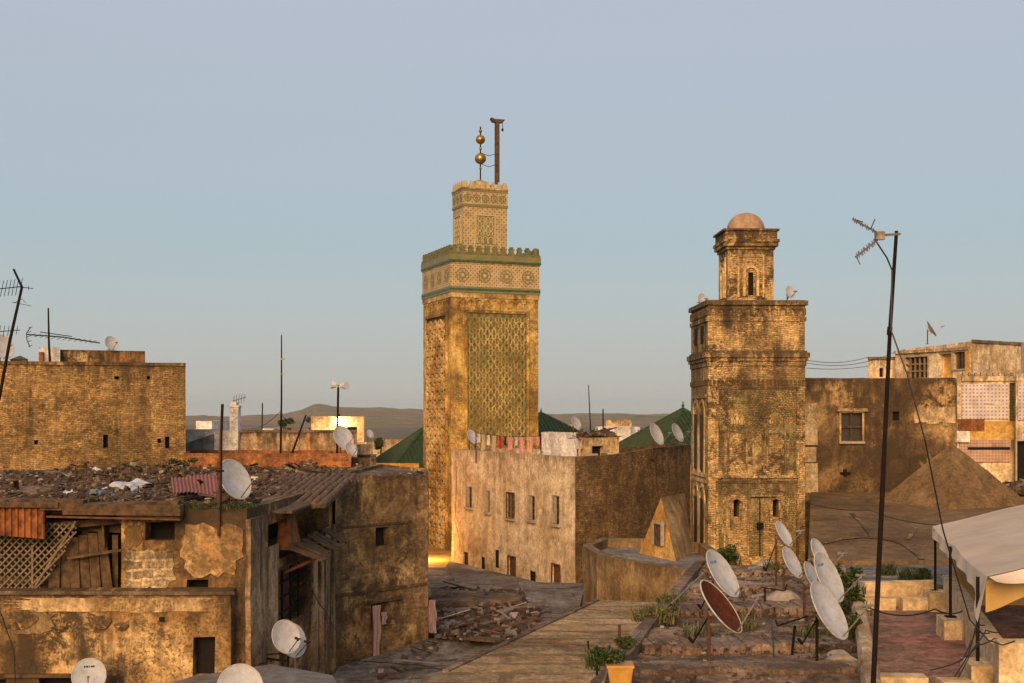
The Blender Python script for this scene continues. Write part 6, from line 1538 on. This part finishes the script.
# ---- air, light, sky, camera
hz = MB(); hz.box(-7000, 7000, -60, 9500, -3, 120)
m = bpy.data.materials.new('haze_air'); m.use_nodes = True; nt = m.node_tree; nt.nodes.clear()
out = nt.nodes.new('ShaderNodeOutputMaterial'); pv = nt.nodes.new('ShaderNodeVolumePrincipled')
pv.inputs['Color'].default_value = (.82, .9, .9, 1); pv.inputs['Density'].default_value = HAZE = .00007; pv.inputs['Anisotropy'].default_value = .2
nt.links.new(pv.outputs[0], out.inputs['Volume'])
tag(hz.build('haze', m, local=True), kind='stuff')

EL, AZ = 22.0, 12.0      # sun elevation, and degrees it stands left of straight behind the camera
sd = Vector((-math.sin(R(AZ))*math.cos(R(EL)), -math.cos(R(AZ))*math.cos(R(EL)), math.sin(R(EL))))
L = bpy.data.lights.new('sun', 'SUN'); L.energy = 4.1; L.angle = R(32); L.color = (1, .605, .27)
so = bpy.data.objects.new('sun', L); COL.objects.link(so); so.rotation_euler = (-sd).to_track_quat('-Z', 'Y').to_euler(); so.location = (-10, -20, 60)
def plight(name, loc, e, col, r=.2):
    l = bpy.data.lights.new(name, 'POINT'); l.energy = e; l.color = col; l.shadow_soft_size = r
    o = bpy.data.objects.new(name, l); COL.objects.link(o); o.location = loc
plight('bulb_light', (lb[0], lb[1]-.8, lb[2]), 90, (1, .62, .28))
plight('floodlight_beam', (-4.9, 70.7, H-7.3), 700, (1, .5, .12), .25)
w = bpy.data.worlds.new('World'); sc.world = w; w.use_nodes = True; nt = w.node_tree; nt.nodes.clear()
out = nt.nodes.new('ShaderNodeOutputWorld'); bg = nt.nodes.new('ShaderNodeBackground'); nt.links.new(bg.outputs[0], out.inputs[0])
sky = nt.nodes.new('ShaderNodeTexSky'); sky.sky_type = 'NISHITA'; sky.sun_disc = False; sky.sun_elevation = R(EL); sky.sun_rotation = math.atan2(sd.x, sd.y)
sky.air_density = 1.0; sky.dust_density = 3.0; sky.ozone_density = 1.5; sky.altitude = 0
# the clear sky is paled by the dust that hangs over the town at this hour
tcw = nt.nodes.new('ShaderNodeTexCoord'); sx = nt.nodes.new('ShaderNodeSeparateXYZ'); nt.links.new(tcw.outputs['Generated'], sx.inputs[0])
dust = ramp(nt, sx.outputs[2], [(0, (5.6, 5.3, 4.8)), (.04, (4.7, 4.75, 4.5)), (.13, (3.7, 4.5, 4.8)), (.3, (4.4, 4.65, 5.3)), (1, (4.4, 4.5, 4.7))])
pale = nt.nodes.new('ShaderNodeMix'); pale.data_type = 'RGBA'; pale.inputs['Factor'].default_value = .8
nt.links.new(sky.outputs[0], pale.inputs['A']); nt.links.new(dust, pale.inputs['B'])
nt.links.new(pale.outputs['Result'], bg.inputs['Color']); bg.inputs['Strength'].default_value = .12
cam = bpy.data.cameras.new('camera'); cam.sensor_width = 36; cam.lens = F/1024*36; cam.shift_y = (HY-341.5)/1024; cam.clip_end = 30000; cam.clip_start = .1
co_ = bpy.data.objects.new('camera', cam); COL.objects.link(co_); co_.location = (0, 0, H); co_.rotation_euler = (R(90), 0, 0); sc.camera = co_
vs = sc.view_settings; vs.view_transform = 'Standard'; vs.look = 'None'; vs.gamma = 1; vs.use_curve_mapping = False; vs.exposure = 0.0
sc.cycles.volume_bounces = 0
